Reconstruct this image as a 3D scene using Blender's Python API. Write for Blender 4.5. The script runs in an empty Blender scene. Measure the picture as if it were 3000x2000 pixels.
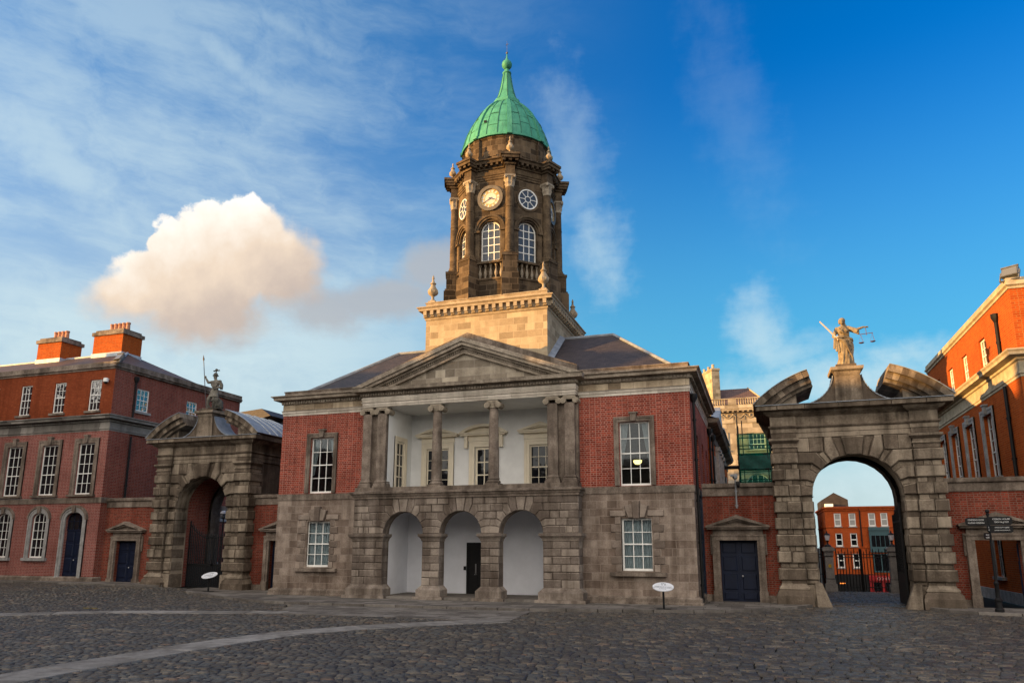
import bpy, bmesh, math, random
import numpy as np
from mathutils import Vector, Matrix
random.seed(11)
R_ = math.radians
SC = bpy.context.scene

# ------------------------------------------------------------------ camera
CAM = (14.174, -34.823, 2.7)
cam = bpy.data.cameras.new('camera')
cam_o = bpy.data.objects.new('camera', cam)
SC.collection.objects.link(cam_o)
cam.sensor_width = 36.0
cam.lens = 2143.4 / 3000 * 36
cam.shift_y = 156.7 / 3000
cam.clip_start, cam.clip_end = 0.2, 5000
_y, _p, _r = R_(18.611), R_(11.618), R_(0.091)
F = Vector((-math.sin(_y)*math.cos(_p), math.cos(_y)*math.cos(_p), math.sin(_p)))
Rt = Vector((math.cos(_y), math.sin(_y), 0)); Up = Rt.cross(F)
R2 = Rt*math.cos(_r) + Up*math.sin(_r); U2 = Up*math.cos(_r) - Rt*math.sin(_r)
M = Matrix((R2, U2, -F)).transposed().to_4x4(); M.translation = Vector(CAM)
cam_o.matrix_world = M
SC.camera = cam_o

# ------------------------------------------------------------------ light, exposure
SUN_AZ, SUN_EL = 60.0, 5.0            # degrees from -y towards -x; elevation
SUN_DIR = Vector((-math.sin(R_(SUN_AZ))*math.cos(R_(SUN_EL)), -math.cos(R_(SUN_AZ))*math.cos(R_(SUN_EL)), math.sin(R_(SUN_EL))))
sun = bpy.data.lights.new('sun', 'SUN')
sun.energy = 5.0; sun.angle = R_(0.5); sun.color = (1.0, 0.54, 0.16)
sun_o = bpy.data.objects.new('sun', sun); SC.collection.objects.link(sun_o)
sun_o.rotation_euler = SUN_DIR.to_track_quat('Z', 'Y').to_euler()
SC.view_settings.view_transform = 'Standard'
SC.view_settings.look = 'None'
SC.view_settings.exposure = 1.35
SC.view_settings.gamma = 1.0
SKY_STRENGTH = 0.106

def S(r, g, b):
    f = lambda c: (c/255/12.92) if c/255 <= .04045 else ((c/255+.055)/1.055)**2.4
    return (f(r), f(g), f(b), 1)

class NT:
    """tiny node-tree writer"""
    def __init__(s, tree):
        s.t = tree; s.n = tree.nodes; s.l = tree.links
    def set(s, sock, v):
        if isinstance(v, bpy.types.NodeSocket): s.l.new(v, sock)
        elif v is not None:
            if hasattr(sock.default_value, '__len__') and not hasattr(v, '__len__'): v = (v,)*len(sock.default_value)
            if hasattr(sock.default_value, '__len__') and len(v) > len(sock.default_value): v = v[:len(sock.default_value)]
            sock.default_value = v
    def add(s, typ, out=0, props=None, **ins):
        n = s.n.new(typ)
        for k, v in (props or {}).items(): setattr(n, k, v)
        for k, v in ins.items():
            k = k.replace('_', ' ')
            s.set(n.inputs[int(k[1:])] if k[0] == 'i' and k[1:].isdigit() else n.inputs[k], v)
        return n.outputs[out] if out is not None else n
    def m(s, op, a, b=None, c=None, clamp=False):
        n = s.n.new('ShaderNodeMath'); n.operation = op; n.use_clamp = clamp
        for i, v in enumerate((a, b, c)):
            if v is not None: s.set(n.inputs[i], v)
        return n.outputs[0]
    def vm(s, op, a, b=None, out=0):
        n = s.n.new('ShaderNodeVectorMath'); n.operation = op
        s.set(n.inputs[0], a)
        if b is not None: s.set(n.inputs[3 if op == 'SCALE' else 1], b)
        return n.outputs[out]
    def mix(s, f, a, b, blend='MIX'):
        n = s.n.new('ShaderNodeMix'); n.data_type = 'RGBA'; n.blend_type = blend
        s.set(n.inputs[0], f); s.set(n.inputs[6], a); s.set(n.inputs[7], b)
        return n.outputs[2]
    def ramp(s, f, stops, interp='LINEAR'):
        n = s.n.new('ShaderNodeValToRGB'); n.color_ramp.interpolation = interp
        e = n.color_ramp.elements
        while len(e) < len(stops): e.new(.5)
        for i, (p, c) in enumerate(stops):
            e[i].position = p; e[i].color = c if len(c) == 4 else (*c, 1)
        s.set(n.inputs[0], f); return n.outputs[0]
    def mr(s, v, a, b, c=0., d=1., smooth=True):
        n = s.n.new('ShaderNodeMapRange'); n.interpolation_type = 'SMOOTHSTEP' if smooth else 'LINEAR'; n.clamp = True
        for i, x in enumerate((v, a, b, c, d)): s.set(n.inputs[i], x)
        return n.outputs[0]
    def noise(s, vec, scale, detail=4, rough=.55, out=0, dist=0.):
        return s.add('ShaderNodeTexNoise', out, Vector=vec, Scale=scale, Detail=detail, Roughness=rough, Distortion=dist)

# ------------------------------------------------------------------ sky with clouds
world = bpy.data.worlds.new('World'); SC.world = world; world.use_nodes = True
t = NT(world.node_tree); t.n.clear()
sky = t.n.new('ShaderNodeTexSky'); sky.sky_type = 'NISHITA'; sky.sun_disc = False
sky.sun_elevation = R_(SUN_EL)
sky.sun_rotation = R_(180 + SUN_AZ)
sky.altitude = 20; sky.air_density = 1.0; sky.dust_density = 0.35; sky.ozone_density = 2.2
D = t.add('ShaderNodeTexCoord', 0)
sep = t.add('ShaderNodeSeparateXYZ', None, Vector=D)
dx, dy, dz = sep.outputs
az = t.m('MULTIPLY', t.m('ARCTAN2', dx, dy), 57.29578)
el = t.m('MULTIPLY', t.m('ARCSINE', dz), 57.29578)
ae = t.add('ShaderNodeCombineXYZ', 0, X=az, Y=el, Z=0.)
SKY_TINT = (.0, 1.02, 1.5, 1)
HORIZON_COL = (.6, 2.0, 2.6, 1)
HORIZON_LEFT = (2.3, 2.6, 2.6, 1)
CIRRUS_COL = (2.45, 3.05, 3.2, 1)
TAIL_COL = (1.75, 1.8, 1.9, 1)
BACK_FILL_COL = (6.9, 6.2, 5.5, 1)
CUM_RAMP = [(0., (1.9, 1.65, 1.55)), (.3, (2.45, 2.0, 1.7)), (.55, (3.4, 2.75, 2.15)), (.8, (4.1, 3.75, 3.3)), (1., (4.5, 4.35, 4.1))]
base = t.add('ShaderNodeHueSaturation', 0, Saturation=1.5, Value=1.0, Color=sky.outputs[0])
skyc = t.mix(1., base, SKY_TINT, 'MULTIPLY')
skyc = t.mix(t.mr(az, 6., -48., 0., .22), skyc, (.95, 2.15, 2.95, 1))
# cirrus: streaks running down to the right, in directions of the sky
warp = t.noise(ae, .08, 3, .5, out=1)
rot = t.add('ShaderNodeMapping', 0, Vector=t.vm('ADD', ae, t.vm('SCALE', t.vm('SUBTRACT', warp, (.5, .5, .5)), 2.2)), Rotation=(0, 0, R_(30)), Scale=(0.034, 0.17, 1))
ci = t.noise(rot, 1.1, 9, .66)
ci2 = t.noise(ae, .045, 3, .5)
leftness = t.mr(az, -6., -44., 0., 1.)
lowness = t.mr(el, 40., 12., 0.55, 1.)
cir = t.m('MULTIPLY', t.mr(t.m('ADD', ci, t.m('MULTIPLY', ci2, .5)), .52, .97), t.m('MULTIPLY', leftness, lowness))
def blob(ca, ce, ra, re, ang=0.):
    """1 at the centre, 0 at the rim of an ellipse of directions"""
    c, s_ = math.cos(R_(ang)), math.sin(R_(ang))
    x = t.m('SUBTRACT', az, ca); y = t.m('SUBTRACT', el, ce)
    u = t.m('DIVIDE', t.m('ADD', t.m('MULTIPLY', x, c), t.m('MULTIPLY', y, s_)), ra)
    v = t.m('DIVIDE', t.m('SUBTRACT', t.m('MULTIPLY', y, c), t.m('MULTIPLY', x, s_)), re)
    return t.m('SUBTRACT', 1., t.m('SQRT', t.m('ADD', t.m('MULTIPLY', u, u), t.m('MULTIPLY', v, v))))
n_f = t.noise(ae, .42, 7, .6); n_c = t.noise(ae, .11, 3, .5)
wis = None
for a in ((-42., 33.6, 10., 1.6, -22, .6), (-38., 36.6, 7., 1.2, -12, .5), (-13.6, 29., 3.2, 8., 10, .35), (-11.4, 22.6, 2.7, 4.8, 8, .62), (.8, 15.2, 2.2, 4.2, 14, .7), (5., 11.6, 13., 1.9, 3, .9), (2., 13.8, 4., 1.2, 10, .6), (-52., 24.5, 12., 3.4, -30, .7), (-46., 12.2, 17., 3.4, 0, 1.0), (-27., 11.5, 12., 2.2, 0, .6), (9.5, 5., 12., 3.6, 0, .8), (-52., 15.5, 9., 3.5, -6, .7), (0., 31., 3., 9., 18, .1)):
    b = t.m('MULTIPLY', t.mr(t.m('ADD', blob(*a[:5]), t.m('MULTIPLY', t.m('SUBTRACT', t.m('ADD', t.m('MULTIPLY', n_f, .45), t.m('MULTIPLY', ci, .55)), .5), 3.6)), -.4, 1.25), a[5])
    wis = b if wis is None else t.m('MAXIMUM', wis, b)
cir = t.m('MAXIMUM', t.m('MULTIPLY', cir, .95), wis)
# clear deep blue towards the upper right
hazy = t.mr(el, 36., 3., 0., .85)
skyc = t.mix(hazy, skyc, t.mix(t.mr(az, -10., -40.), HORIZON_COL, HORIZON_LEFT))
skyc = t.mix(t.mr(el, 10.5, 3., 0., .75), skyc, (2.5, 2.75, 2.75, 1))
skyc = t.mix(t.m('MULTIPLY', cir, .85), skyc, CIRRUS_COL)
# grey tail of cloud and the big cumulus
def cloud(blobs, lo, hi, namp):
    f = None
    for b in blobs:
        v = blob(*b); f = v if f is None else t.m('SMOOTH_MAX', f, v, .12)
    nn = t.m('ADD', t.m('MULTIPLY', t.m('SUBTRACT', n_f, .5), namp), t.m('MULTIPLY', t.m('SUBTRACT', n_c, .5), namp*.9))
    return t.mr(t.m('ADD', f, nn), lo, hi)
tail = cloud([(-29.5, 18.6, 7.5, 2.0, 10), (-25., 21.5, 4., 2.6, 20), (-33.5, 17.6, 4.5, 2.4, 0)], -.05, .65, .9)
skyc = t.mix(t.m('MULTIPLY', tail, .8), skyc, TAIL_COL)
# cumulus: soft base on the lower side, crisp top
crisp = t.m('ADD', .13, t.m('MULTIPLY', t.m('ADD', t.mr(el, 20.5, 15., 0., 1.), t.mr(az, -40., -35., 0., .7)), .6))
f = None
for b in ((-40.6, 20.7, 6.2, 4.4, 6), (-45.0, 18.0, 5.5, 3.2, 22), (-37.0, 20.3, 4.5, 3.9, -12), (-46.6, 17.2, 5., 2.4, 18), (-42.5, 16.4, 7.0, 3.4, 0), (-39.6, 22.9, 3.4, 2.5, -6), (-44.9, 20.9, 1.9, 1.4, 15)):
    v = blob(*b); f = v if f is None else t.m('SMOOTH_MAX', f, v, .08)
n_b = t.noise(ae, .9, 8, .6)
v_b = t.add('ShaderNodeTexVoronoi', 0, Vector=t.vm('ADD', ae, t.vm('SCALE', warp, 2.)), Scale=.62)
fz = t.m('ADD', f, t.m('ADD', t.m('MULTIPLY', t.m('SUBTRACT', n_b, .5), .40), t.m('MULTIPLY', t.m('SUBTRACT', .45, v_b), .2)))
cum = t.add('ShaderNodeMapRange', 0, props={'interpolation_type': 'SMOOTHSTEP'}, Value=fz, i1=0.02, i2=crisp)
puff = t.noise(t.vm('ADD', ae, t.vm('SCALE', warp, 3.)), .38, 6, .58)
sh = t.m('ADD', t.m('ADD', t.m('ADD', .60, t.m('MULTIPLY', t.m('ADD', az, 43.), -.034)), t.m('MULTIPLY', t.m('SUBTRACT', el, 20.), .075)), t.m('MULTIPLY', t.m('SUBTRACT', puff, .5), .45))
ccol = t.ramp(sh, CUM_RAMP)
skyc = t.mix(t.m('MULTIPLY', cum, .97), skyc, ccol)
# unseen bright cloud added behind the viewer, shaped to fill the shaded fronts
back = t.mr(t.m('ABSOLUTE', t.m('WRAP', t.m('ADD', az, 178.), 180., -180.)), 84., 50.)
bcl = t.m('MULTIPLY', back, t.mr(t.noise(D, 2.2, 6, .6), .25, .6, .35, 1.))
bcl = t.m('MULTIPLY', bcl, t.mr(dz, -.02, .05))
skyc = t.mix(bcl, skyc, t.mix(t.noise(D, 3., 4, .6), BACK_FILL_COL, tuple(x*1.5 for x in BACK_FILL_COL[:3])+(1,)))
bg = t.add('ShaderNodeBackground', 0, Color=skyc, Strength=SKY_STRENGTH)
t.add('ShaderNodeOutputWorld', None, Surface=bg)

# ------------------------------------------------------------------ mesh helpers
ORG = {}
def link(o):
    SC.collection.objects.link(o); return o
class MB:
    def __init__(s): s.v = []; s.f = []
    def add(s, vs, fs):
        k = len(s.v); s.v += [tuple(v) for v in vs]; s.f += [tuple(i+k for i in f) for f in fs]
    def box(s, x0, x1, y0, y1, z0, z1):
        s.add([(x, y, z) for z in (z0, z1) for y in (y0, y1) for x in (x0, x1)],
              [(0,2,3,1), (4,5,7,6), (0,1,5,4), (2,6,7,3), (0,4,6,2), (1,3,7,5)])
    def pbox(s, P, u0, u1, z0, z1, d0, d1):
        s.add([P(u, z, d) for d in (d0, d1) for z in (z0, z1) for u in (u0, u1)],
              [(0,2,3,1), (4,5,7,6), (0,1,5,4), (2,6,7,3), (0,4,6,2), (1,3,7,5)])
    def prism(s, P, pts, d0, d1):
        n = len(pts)
        s.add([P(u, z, d0) for u, z in pts]+[P(u, z, d1) for u, z in pts],
              [tuple(range(n-1, -1, -1)), tuple(range(n, 2*n))]+[(i, (i+1) % n, n+(i+1) % n, n+i) for i in range(n)])
    def block(s, P, pts, d0, d1, ch=.03, gap=.009):
        """a dressed stone: prism with chamfered front edges; pts counter-clockwise"""
        n = len(pts)
        a = sum(pts[i][0]*pts[(i+1) % n][1]-pts[(i+1) % n][0]*pts[i][1] for i in range(n))
        if a < 0: pts = pts[::-1]
        def inset(pp, c):
            o = []
            for i in range(n):
                p0, p, p1 = Vector(pp[i-1]), Vector(pp[i]), Vector(pp[(i+1) % n])
                e0 = (p-p0).normalized(); e1 = (p1-p).normalized()
                n0 = Vector((-e0.y, e0.x)); n1 = Vector((-e1.y, e1.x)); m = n0+n1
                o.append(p+m/max(.25, 1+n0.dot(n1))*c)
            return o
        pts = [tuple(q) for q in inset(pts, gap)]; ins = inset(pts, ch)
        s.add([P(u, z, d0) for u, z in pts]+[P(u, z, d1-ch) for u, z in pts]+[P(q.x, q.y, d1) for q in ins],
              [tuple(range(2*n, 3*n))]+[(i, (i+1) % n, n+(i+1) % n, n+i) for i in range(n)]+[(n+i, n+(i+1) % n, 2*n+(i+1) % n, 2*n+i) for i in range(n)])
    def rblock(s, P, u0, u1, z0, z1, d0, d1, ch=.03):
        s.block(P, [(u0, z0), (u1, z0), (u1, z1), (u0, z1)], d0, d1, ch)
    def lathe(s, cx, cy, prof, n=16, a0=0., cap=True, mod=None):
        vs = []
        for r, z in prof:
            for i in range(n):
                a = a0+2*math.pi*i/n; rr = r*(mod(a, z) if mod else 1)
                vs.append((cx+rr*math.cos(a), cy+rr*math.sin(a), z))
        fs = [(j*n+i, j*n+(i+1) % n, (j+1)*n+(i+1) % n, (j+1)*n+i) for j in range(len(prof)-1) for i in range(n)]
        if cap: fs += [tuple(range(n-1, -1, -1)), tuple((len(prof)-1)*n+i for i in range(n))]
        s.add(vs, fs)
    def tube(s, p, q, r, n=8, r2=None, cap=True):
        p, q = Vector(p), Vector(q); d = (q-p).normalized()
        a = d.orthogonal().normalized(); b = d.cross(a); r2 = r if r2 is None else r2
        vs = [c+(a*math.cos(2*math.pi*i/n)+b*math.sin(2*math.pi*i/n))*rr for c, rr in ((p, r), (q, r2)) for i in range(n)]
        s.add(vs, [(i, (i+1) % n, n+(i+1) % n, n+i) for i in range(n)]+([tuple(range(n-1, -1, -1)), tuple(range(n, 2*n))] if cap else []))
    def path(s, pts, r, n=6):
        for a, b in zip(pts, pts[1:]): s.tube(a, b, r, n)
    def ball(s, c, rx, ry=None, rz=None, n=12, m=8, rot=None):
        ry = ry or rx; rz = rz or rx; c = Vector(c); vs = []
        for j in range(m+1):
            b = math.pi*j/m
            for i in range(n):
                a = 2*math.pi*i/n
                v = Vector((rx*math.sin(b)*math.cos(a), ry*math.sin(b)*math.sin(a), rz*math.cos(b)))
                if rot: v = rot @ v
                vs.append(c+v)
        s.add(vs, [(j*n+i, (j+1)*n+i, (j+1)*n+(i+1) % n, j*n+(i+1) % n) for j in range(m) for i in range(n)])
    def sweep(s, pts, prof, closed=False):
        """moulding: profile [(out, z)] swept along a plan path; out is to the right of travel"""
        n = len(pts); vs = []
        for i in range(n):
            p = Vector(pts[i])
            a = (p-Vector(pts[i-1])).normalized() if (i > 0 or closed) else None
            b = (Vector(pts[(i+1) % n])-p).normalized() if (i < n-1 or closed) else None
            a = a or b; b = b or a
            na = Vector((a.y, -a.x)); nb = Vector((b.y, -b.x)); m = (na+nb)/max(.2, 1+na.dot(nb))
            for o, z in prof: vs.append((p.x+m.x*o, p.y+m.y*o, z))
        k = len(prof)
        fs = [(i*k+j, ((i+1) % n)*k+j, ((i+1) % n)*k+j+1, i*k+j+1) for i in range(n if closed else n-1) for j in range(k-1)]
        if not closed: fs += [tuple(range(k)), tuple((n-1)*k+j for j in range(k-1, -1, -1))]
        s.add(vs, fs)
    def build(s, name, m, parent=None, angle=35, label=None):
        me = bpy.data.meshes.new(name)
        o = ORG.get(parent.name, (0, 0, 0)) if parent else (0, 0, 0)
        me.from_pydata([(v[0]-o[0], v[1]-o[1], v[2]-o[2]) for v in s.v], [], s.f)
        bm = bmesh.new(); bm.from_mesh(me); bmesh.ops.recalc_face_normals(bm, faces=bm.faces); bm.to_mesh(me); bm.free()
        me.polygons.foreach_set('use_smooth', [True]*len(me.polygons)); me.set_sharp_from_angle(angle=R_(angle))
        me.materials.append(m)
        ob = link(bpy.data.objects.new(name, me))
        if parent: ob.parent = parent
        ORG[ob.name] = o
        if label: ob['label'] = label
        return ob

def thing(name, label, cat, loc=(0, 0, 0), group=None):
    o = link(bpy.data.objects.new(name, None)); o.location = loc; o.empty_display_size = .3
    o['label'] = label; o['category'] = cat
    if group: o['group'] = group
    ORG[o.name] = loc
    return o
def tag(o, label, cat, group=None):
    o['label'] = label; o['category'] = cat
    if group: o['group'] = group
    return o
def struct(o, kind='structure'):
    o['kind'] = kind; return o
def copy_part(o, parent, dx=(0, 0, 0)):
    c = link(o.copy()); c.parent = parent; c.location = Vector(o.location)+Vector(dx)
    ORG[c.name] = ORG[o.name]
    for ch in [x for x in o.children]: copy_part(ch, c)
    return c
def FR(ox, oy, ux, uy, nx, ny):
    return lambda u, z, d=0.: (ox+ux*u+nx*d, oy+uy*u+ny*d, z)
def front(y): return FR(0, y, 1, 0, 0, -1)
def east(x): return FR(x, 0, 0, 1, 1, 0)       # wall looking towards +x
def west(x): return FR(x, 0, 0, 1, -1, 0)

def arcpts(uc, zs, hw, rise, n=14, a0=0., a1=180.):
    return [(uc+hw*math.cos(R_(a0+(a1-a0)*i/n)), zs+rise*math.sin(R_(a0+(a1-a0)*i/n))) for i in range(n+1)]

def wall(mb, P, u0, u1, z0, z1, holes=(), dep=.3, reveal=True):
    """a wall face with real openings; hole = (u0, u1, z0, z1[, arch_rise])"""
    us = sorted({u0, u1, *[h[0] for h in holes], *[h[1] for h in holes]}); zs = sorted({z0, z1, *[h[2] for h in holes], *[h[3] for h in holes]})
    us = [u for u in us if u0 <= u <= u1]; zs = [z for z in zs if z0 <= z <= z1]
    for a, b in zip(us, us[1:]):
        run = None
        for c, d in zip(zs, zs[1:]):
            um, zm = (a+b)/2, (c+d)/2
            if any(h[0] < um < h[1] and h[2] < zm < h[3] for h in holes):
                if run is not None: mb.add([P(a, run, 0), P(b, run, 0), P(b, c, 0), P(a, c, 0)], [(0, 1, 2, 3)]); run = None
            elif run is None: run = c
        if run is not None: mb.add([P(a, run, 0), P(b, run, 0), P(b, zs[-1], 0), P(a, zs[-1], 0)], [(0, 1, 2, 3)])
    for h in holes:
        a, b, c, d = h[:4]; r = h[4] if len(h) > 4 else 0
        uc = (a+b)/2; sp = d-r
        rim = [(a, c), (b, c), (b, sp)]
        if r:
            ar = arcpts(uc, sp, (b-a)/2, r)
            for p, q in zip(ar, ar[1:]):
                mb.add([P(p[0], p[1]), P(p[0], d), P(q[0], d), P(q[0], q[1])], [(0, 1, 2, 3)])
            rim += ar[1:]
        else: rim += [(a, d)]
        if reveal:
            n = len(rim)
            mb.add([P(u, z, 0) for u, z in rim]+[P(u, z, -dep) for u, z in rim], [(i, (i+1) % n, n+(i+1) % n, n+i) for i in range(n)])

def window(par, P, u0, u1, z0, z1, cols, rows, d=-.16, fw=.07, bw=.03, rise=0., frame=None, pane=None, meet=True, name='window', label=None):
    """a sash: frame with glazing bars (the part) and its pane (the sub-part)"""
    mb = MB(); uc, hw, sp = (u0+u1)/2, (u1-u0)/2, z1-rise
    top = lambda u: sp+rise*math.sqrt(max(0, 1-((u-uc)/hw)**2)) if rise else z1
    D0, D1 = d, d+.06
    mb.pbox(P, u0, u0+fw, z0, sp, D0, D1); mb.pbox(P, u1-fw, u1, z0, sp, D0, D1); mb.pbox(P, u0+fw, u1-fw, z0, z0+fw*1.3, D0, D1)
    if rise:
        o_, i_ = arcpts(uc, sp, hw, rise), arcpts(uc, sp, hw-fw, rise-fw)
        for k in range(len(o_)-1): mb.prism(P, [o_[k], o_[k+1], i_[k+1], i_[k]], D0, D1)
    else: mb.pbox(P, u0+fw, u1-fw, z1-fw, z1, D0, D1)
    gw = (u1-u0-2*fw)/cols; gh = (z1-z0-2.3*fw)/rows
    for i in range(1, cols):
        u = u0+fw+gw*i; mb.pbox(P, u-bw/2, u+bw/2, z0+fw*1.3, top(u)-fw*.8, D0+.01, D1-.008)
    for j in range(1, rows):
        z = z0+fw*1.3+gh*j; w = bw*1.9 if (meet and j == rows//2) else bw
        h = hw-fw if z < sp else max(.05, hw*math.sqrt(max(0, 1-((z-sp)/max(rise, .01))**2))-fw)
        mb.pbox(P, uc-h, uc+h, z-w/2, z+w/2, D0+.012, D1+(.012 if w > bw else -.004))
    o = mb.build(name, frame or M_WHITE, par, label=label)
    g = MB(); pts = [(u0, z0), (u1, z0)]+(arcpts(uc, sp, hw, rise) if rise else [(u1, z1), (u0, z1)])
    g.prism(P, pts, d+.004, d+.02); g.build('pane', pane or M_GLASS, o)
    return o

def surround(par, P, u0, u1, z0, z1, w, pr=.08, m=None, key=True, sill=.14, name='window_surround', rise=0.):
    mb = MB()
    uc = (u0+u1)/2
    for k, (ww, dd) in enumerate(((w, pr*.7), (w*.42, pr))):
        a = w-ww if k == 0 else w*.58
        lo, hi = u0-w, u1+w
        if rise:
            sp = z1-rise; hw = (u1-u0)/2
            a_o, a_i = (hw+w, rise+w), (hw, rise)
            if k: a_i = (hw+w*.58, rise+w*.58)
            o_, i_ = arcpts(uc, sp, *a_o), arcpts(uc, sp, *a_i)
            for q in range(len(o_)-1): mb.prism(P, [i_[q], o_[q], o_[q+1], i_[q+1]], 0, dd)
            mb.pbox(P, uc-a_o[0], uc-a_i[0], z0, sp, 0, dd); mb.pbox(P, uc+a_i[0], uc+a_o[0], z0, sp, 0, dd)
        else:
            ins = 0 if k == 0 else w*.58
            mb.pbox(P, lo, u0-ins, z0, z1+ins, 0, dd); mb.pbox(P, u1+ins, hi, z0, z1+ins, 0, dd); mb.pbox(P, lo, hi, z1+ins, z1+w, 0, dd)
    if key:
        kz = z1+w*.05
        mb.prism(P, [(uc-.11, kz), (uc+.11, kz), (uc+.16, z1+w+.14), (uc-.16, z1+w+.14)], 0, pr+.1)
        mb.pbox(P, uc-.21, uc+.21, z1+w+.14, z1+w+.22, 0, pr+.14)
    o = mb.build(name, m or M_GRANITE, par)
    if sill:
        s = MB(); s.pbox(P, u0-w-.1, u1+w+.1, z0-sill, z0, 0, .2); s.build('sill', m or M_GRANITE, o)
    return o

def pediment(mb, P, uc, hw, z0, rise, dep, th=.16, seg=False):
    """small hood on brackets: bed moulding, tympanum and raking (or curved) cornice"""
    mb.pbox(P, uc-hw+.06, uc+hw-.06, z0, z0+th*.55, 0, dep*.8); mb.pbox(P, uc-hw, uc+hw, z0+th*.55, z0+th, 0, dep)
    if seg:
        R = (hw*hw+rise*rise)/(2*rise); zc = z0+th+rise-R; a = math.degrees(math.asin(hw/R))
        o_ = [(uc+R*math.sin(R_(-a+2*a*i/14)), zc+R*math.cos(R_(-a+2*a*i/14))) for i in range(15)]
        i_ = [(uc+(R-th)*math.sin(R_(-a+2*a*i/14)), max(z0+th, zc+(R-th)*math.cos(R_(-a+2*a*i/14)))) for i in range(15)]
        for k in range(14): mb.prism(P, [o_[k], o_[k+1], i_[k+1], i_[k]], 0, dep)
        mb.prism(P, [(uc-hw, z0+th)]+i_+[(uc+hw, z0+th)], 0, dep*.3)
    else:
        for sg in (-1, 1):
            A = [(uc+sg*hw, z0+th), (uc, z0+th+rise), (uc, z0+th+rise-th*1.1), (uc+sg*(hw-th*1.6), z0+th)]
            mb.prism(P, A, 0, dep)
            A = [(uc+sg*(hw-th*1.6), z0+th), (uc, z0+th+rise-th*1.1), (uc, z0+th+rise-th*1.7), (uc+sg*(hw-th*2.6), z0+th)]
            mb.prism(P, A, 0, dep*.7)
        mb.prism(P, [(uc-hw+.1, z0+th), (uc+hw-.1, z0+th), (uc, z0+th+rise-.06)], 0, dep*.3)
# ------------------------------------------------------------------ materials
def newmat(name):
    m = bpy.data.materials.new(name); m.use_nodes = True
    t = NT(m.node_tree); t.n.clear(); return m, t
def finish(t, col, rough=.85, bump=None, bstr=.3, bdist=.02, spec=.3, metal=0.):
    n = None
    if bump is not None: n = t.add('ShaderNodeBump', 0, Strength=bstr, Distance=bdist, Height=bump)
    b = t.n.new('ShaderNodeBsdfPrincipled')
    t.set(b.inputs['Base Color'], col); t.set(b.inputs['Roughness'], rough); t.set(b.inputs['Specular IOR Level'], spec); t.set(b.inputs['Metallic'], metal)
    if n is not None: t.l.new(n, b.inputs['Normal'])
    t.add('ShaderNodeOutputMaterial', None, Surface=b.outputs[0])
def wallco(t):
    """(along the wall, height) for a face of any heading; plan coordinates on flat tops"""
    g = t.n.new('ShaderNodeNewGeometry')
    p = t.add('ShaderNodeSeparateXYZ', None, Vector=g.outputs['Position']); n = t.add('ShaderNodeSeparateXYZ', None, Vector=g.outputs['True Normal'])
    u = t.m('SUBTRACT', t.m('MULTIPLY', p.outputs[1], n.outputs[0]), t.m('MULTIPLY', p.outputs[0], n.outputs[1]))
    flat = t.m('GREATER_THAN', t.m('ABSOLUTE', n.outputs[2]), .8)
    u = t.m('ADD', t.m('MULTIPLY', u, t.m('SUBTRACT', 1., flat)), t.m('MULTIPLY', p.outputs[0], flat))
    v = t.m('ADD', t.m('MULTIPLY', p.outputs[2], t.m('SUBTRACT', 1., flat)), t.m('MULTIPLY', p.outputs[1], flat))
    return t.add('ShaderNodeCombineXYZ', 0, X=u, Y=v, Z=0.), g.outputs['Position'], g, (u, v)
def streaks(t, pos, sx=2.2, sz=.16):
    v = t.vm('MULTIPLY', pos, (sx, sx, sz)); return t.noise(v, 1., 5, .6)

def brick(name, c1, c2, mort, w=.27, h=.098, dirt=.45, mw=.016, patch=None):
    m, t = newmat(name); co, pos, g, uv = wallco(t)
    wob = t.vm('SCALE', t.vm('SUBTRACT', t.noise(pos, 1.7, 2, .5, out=1), (.5, .5, .5)), .012)
    co = t.vm('ADD', co, wob)
    br = t.n.new('ShaderNodeTexBrick'); br.offset = .5; br.squash = .55; br.squash_frequency = 2
    for k, v in (('Vector', co), ('Color1', (0, 0, 0, 1)), ('Color2', (1, 1, 1, 1)), ('Mortar', (.5, .5, .5, 1)), ('Scale', 1.), ('Mortar Size', mw), ('Mortar Smooth', .25), ('Bias', 0.), ('Brick Width', w), ('Row Height', h)): t.set(br.inputs[k], v)
    big = t.noise(pos, .5, 5, .6); fine = t.noise(pos, 9., 3, .6)
    k = t.m('ADD', t.m('MULTIPLY', br.outputs[0], .75), t.m('MULTIPLY', t.m('SUBTRACT', fine, .5), .5))
    col = t.ramp(k, [(0., c1), (.45, tuple((a+b)/2 for a, b in zip(c1, c2))), (.8, c2), (1., tuple(x*1.25 for x in c2[:3]))])
    col = t.mix(br.outputs[1], col, t.mix(fine, mort, tuple(x*.75 for x in mort[:3])+(1,)))
    st = t.m('MULTIPLY', t.mr(t.m('ADD', t.m('MULTIPLY', big, .65), t.m('MULTIPLY', streaks(t, pos), .5)), .44, .82), dirt)
    col = t.mix(st, col, tuple(x*.42 for x in c1[:3])+(1,))
    if patch: col = t.mix(t.mr(t.noise(pos, .33, 3, .5), .5, .72, 0., .6), col, patch)
    hgt = t.m('ADD', t.m('MULTIPLY', br.outputs[1], -1.), t.m('MULTIPLY', fine, .4))
    finish(t, col, .9, hgt, .5, .012, .04)
    return m

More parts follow.
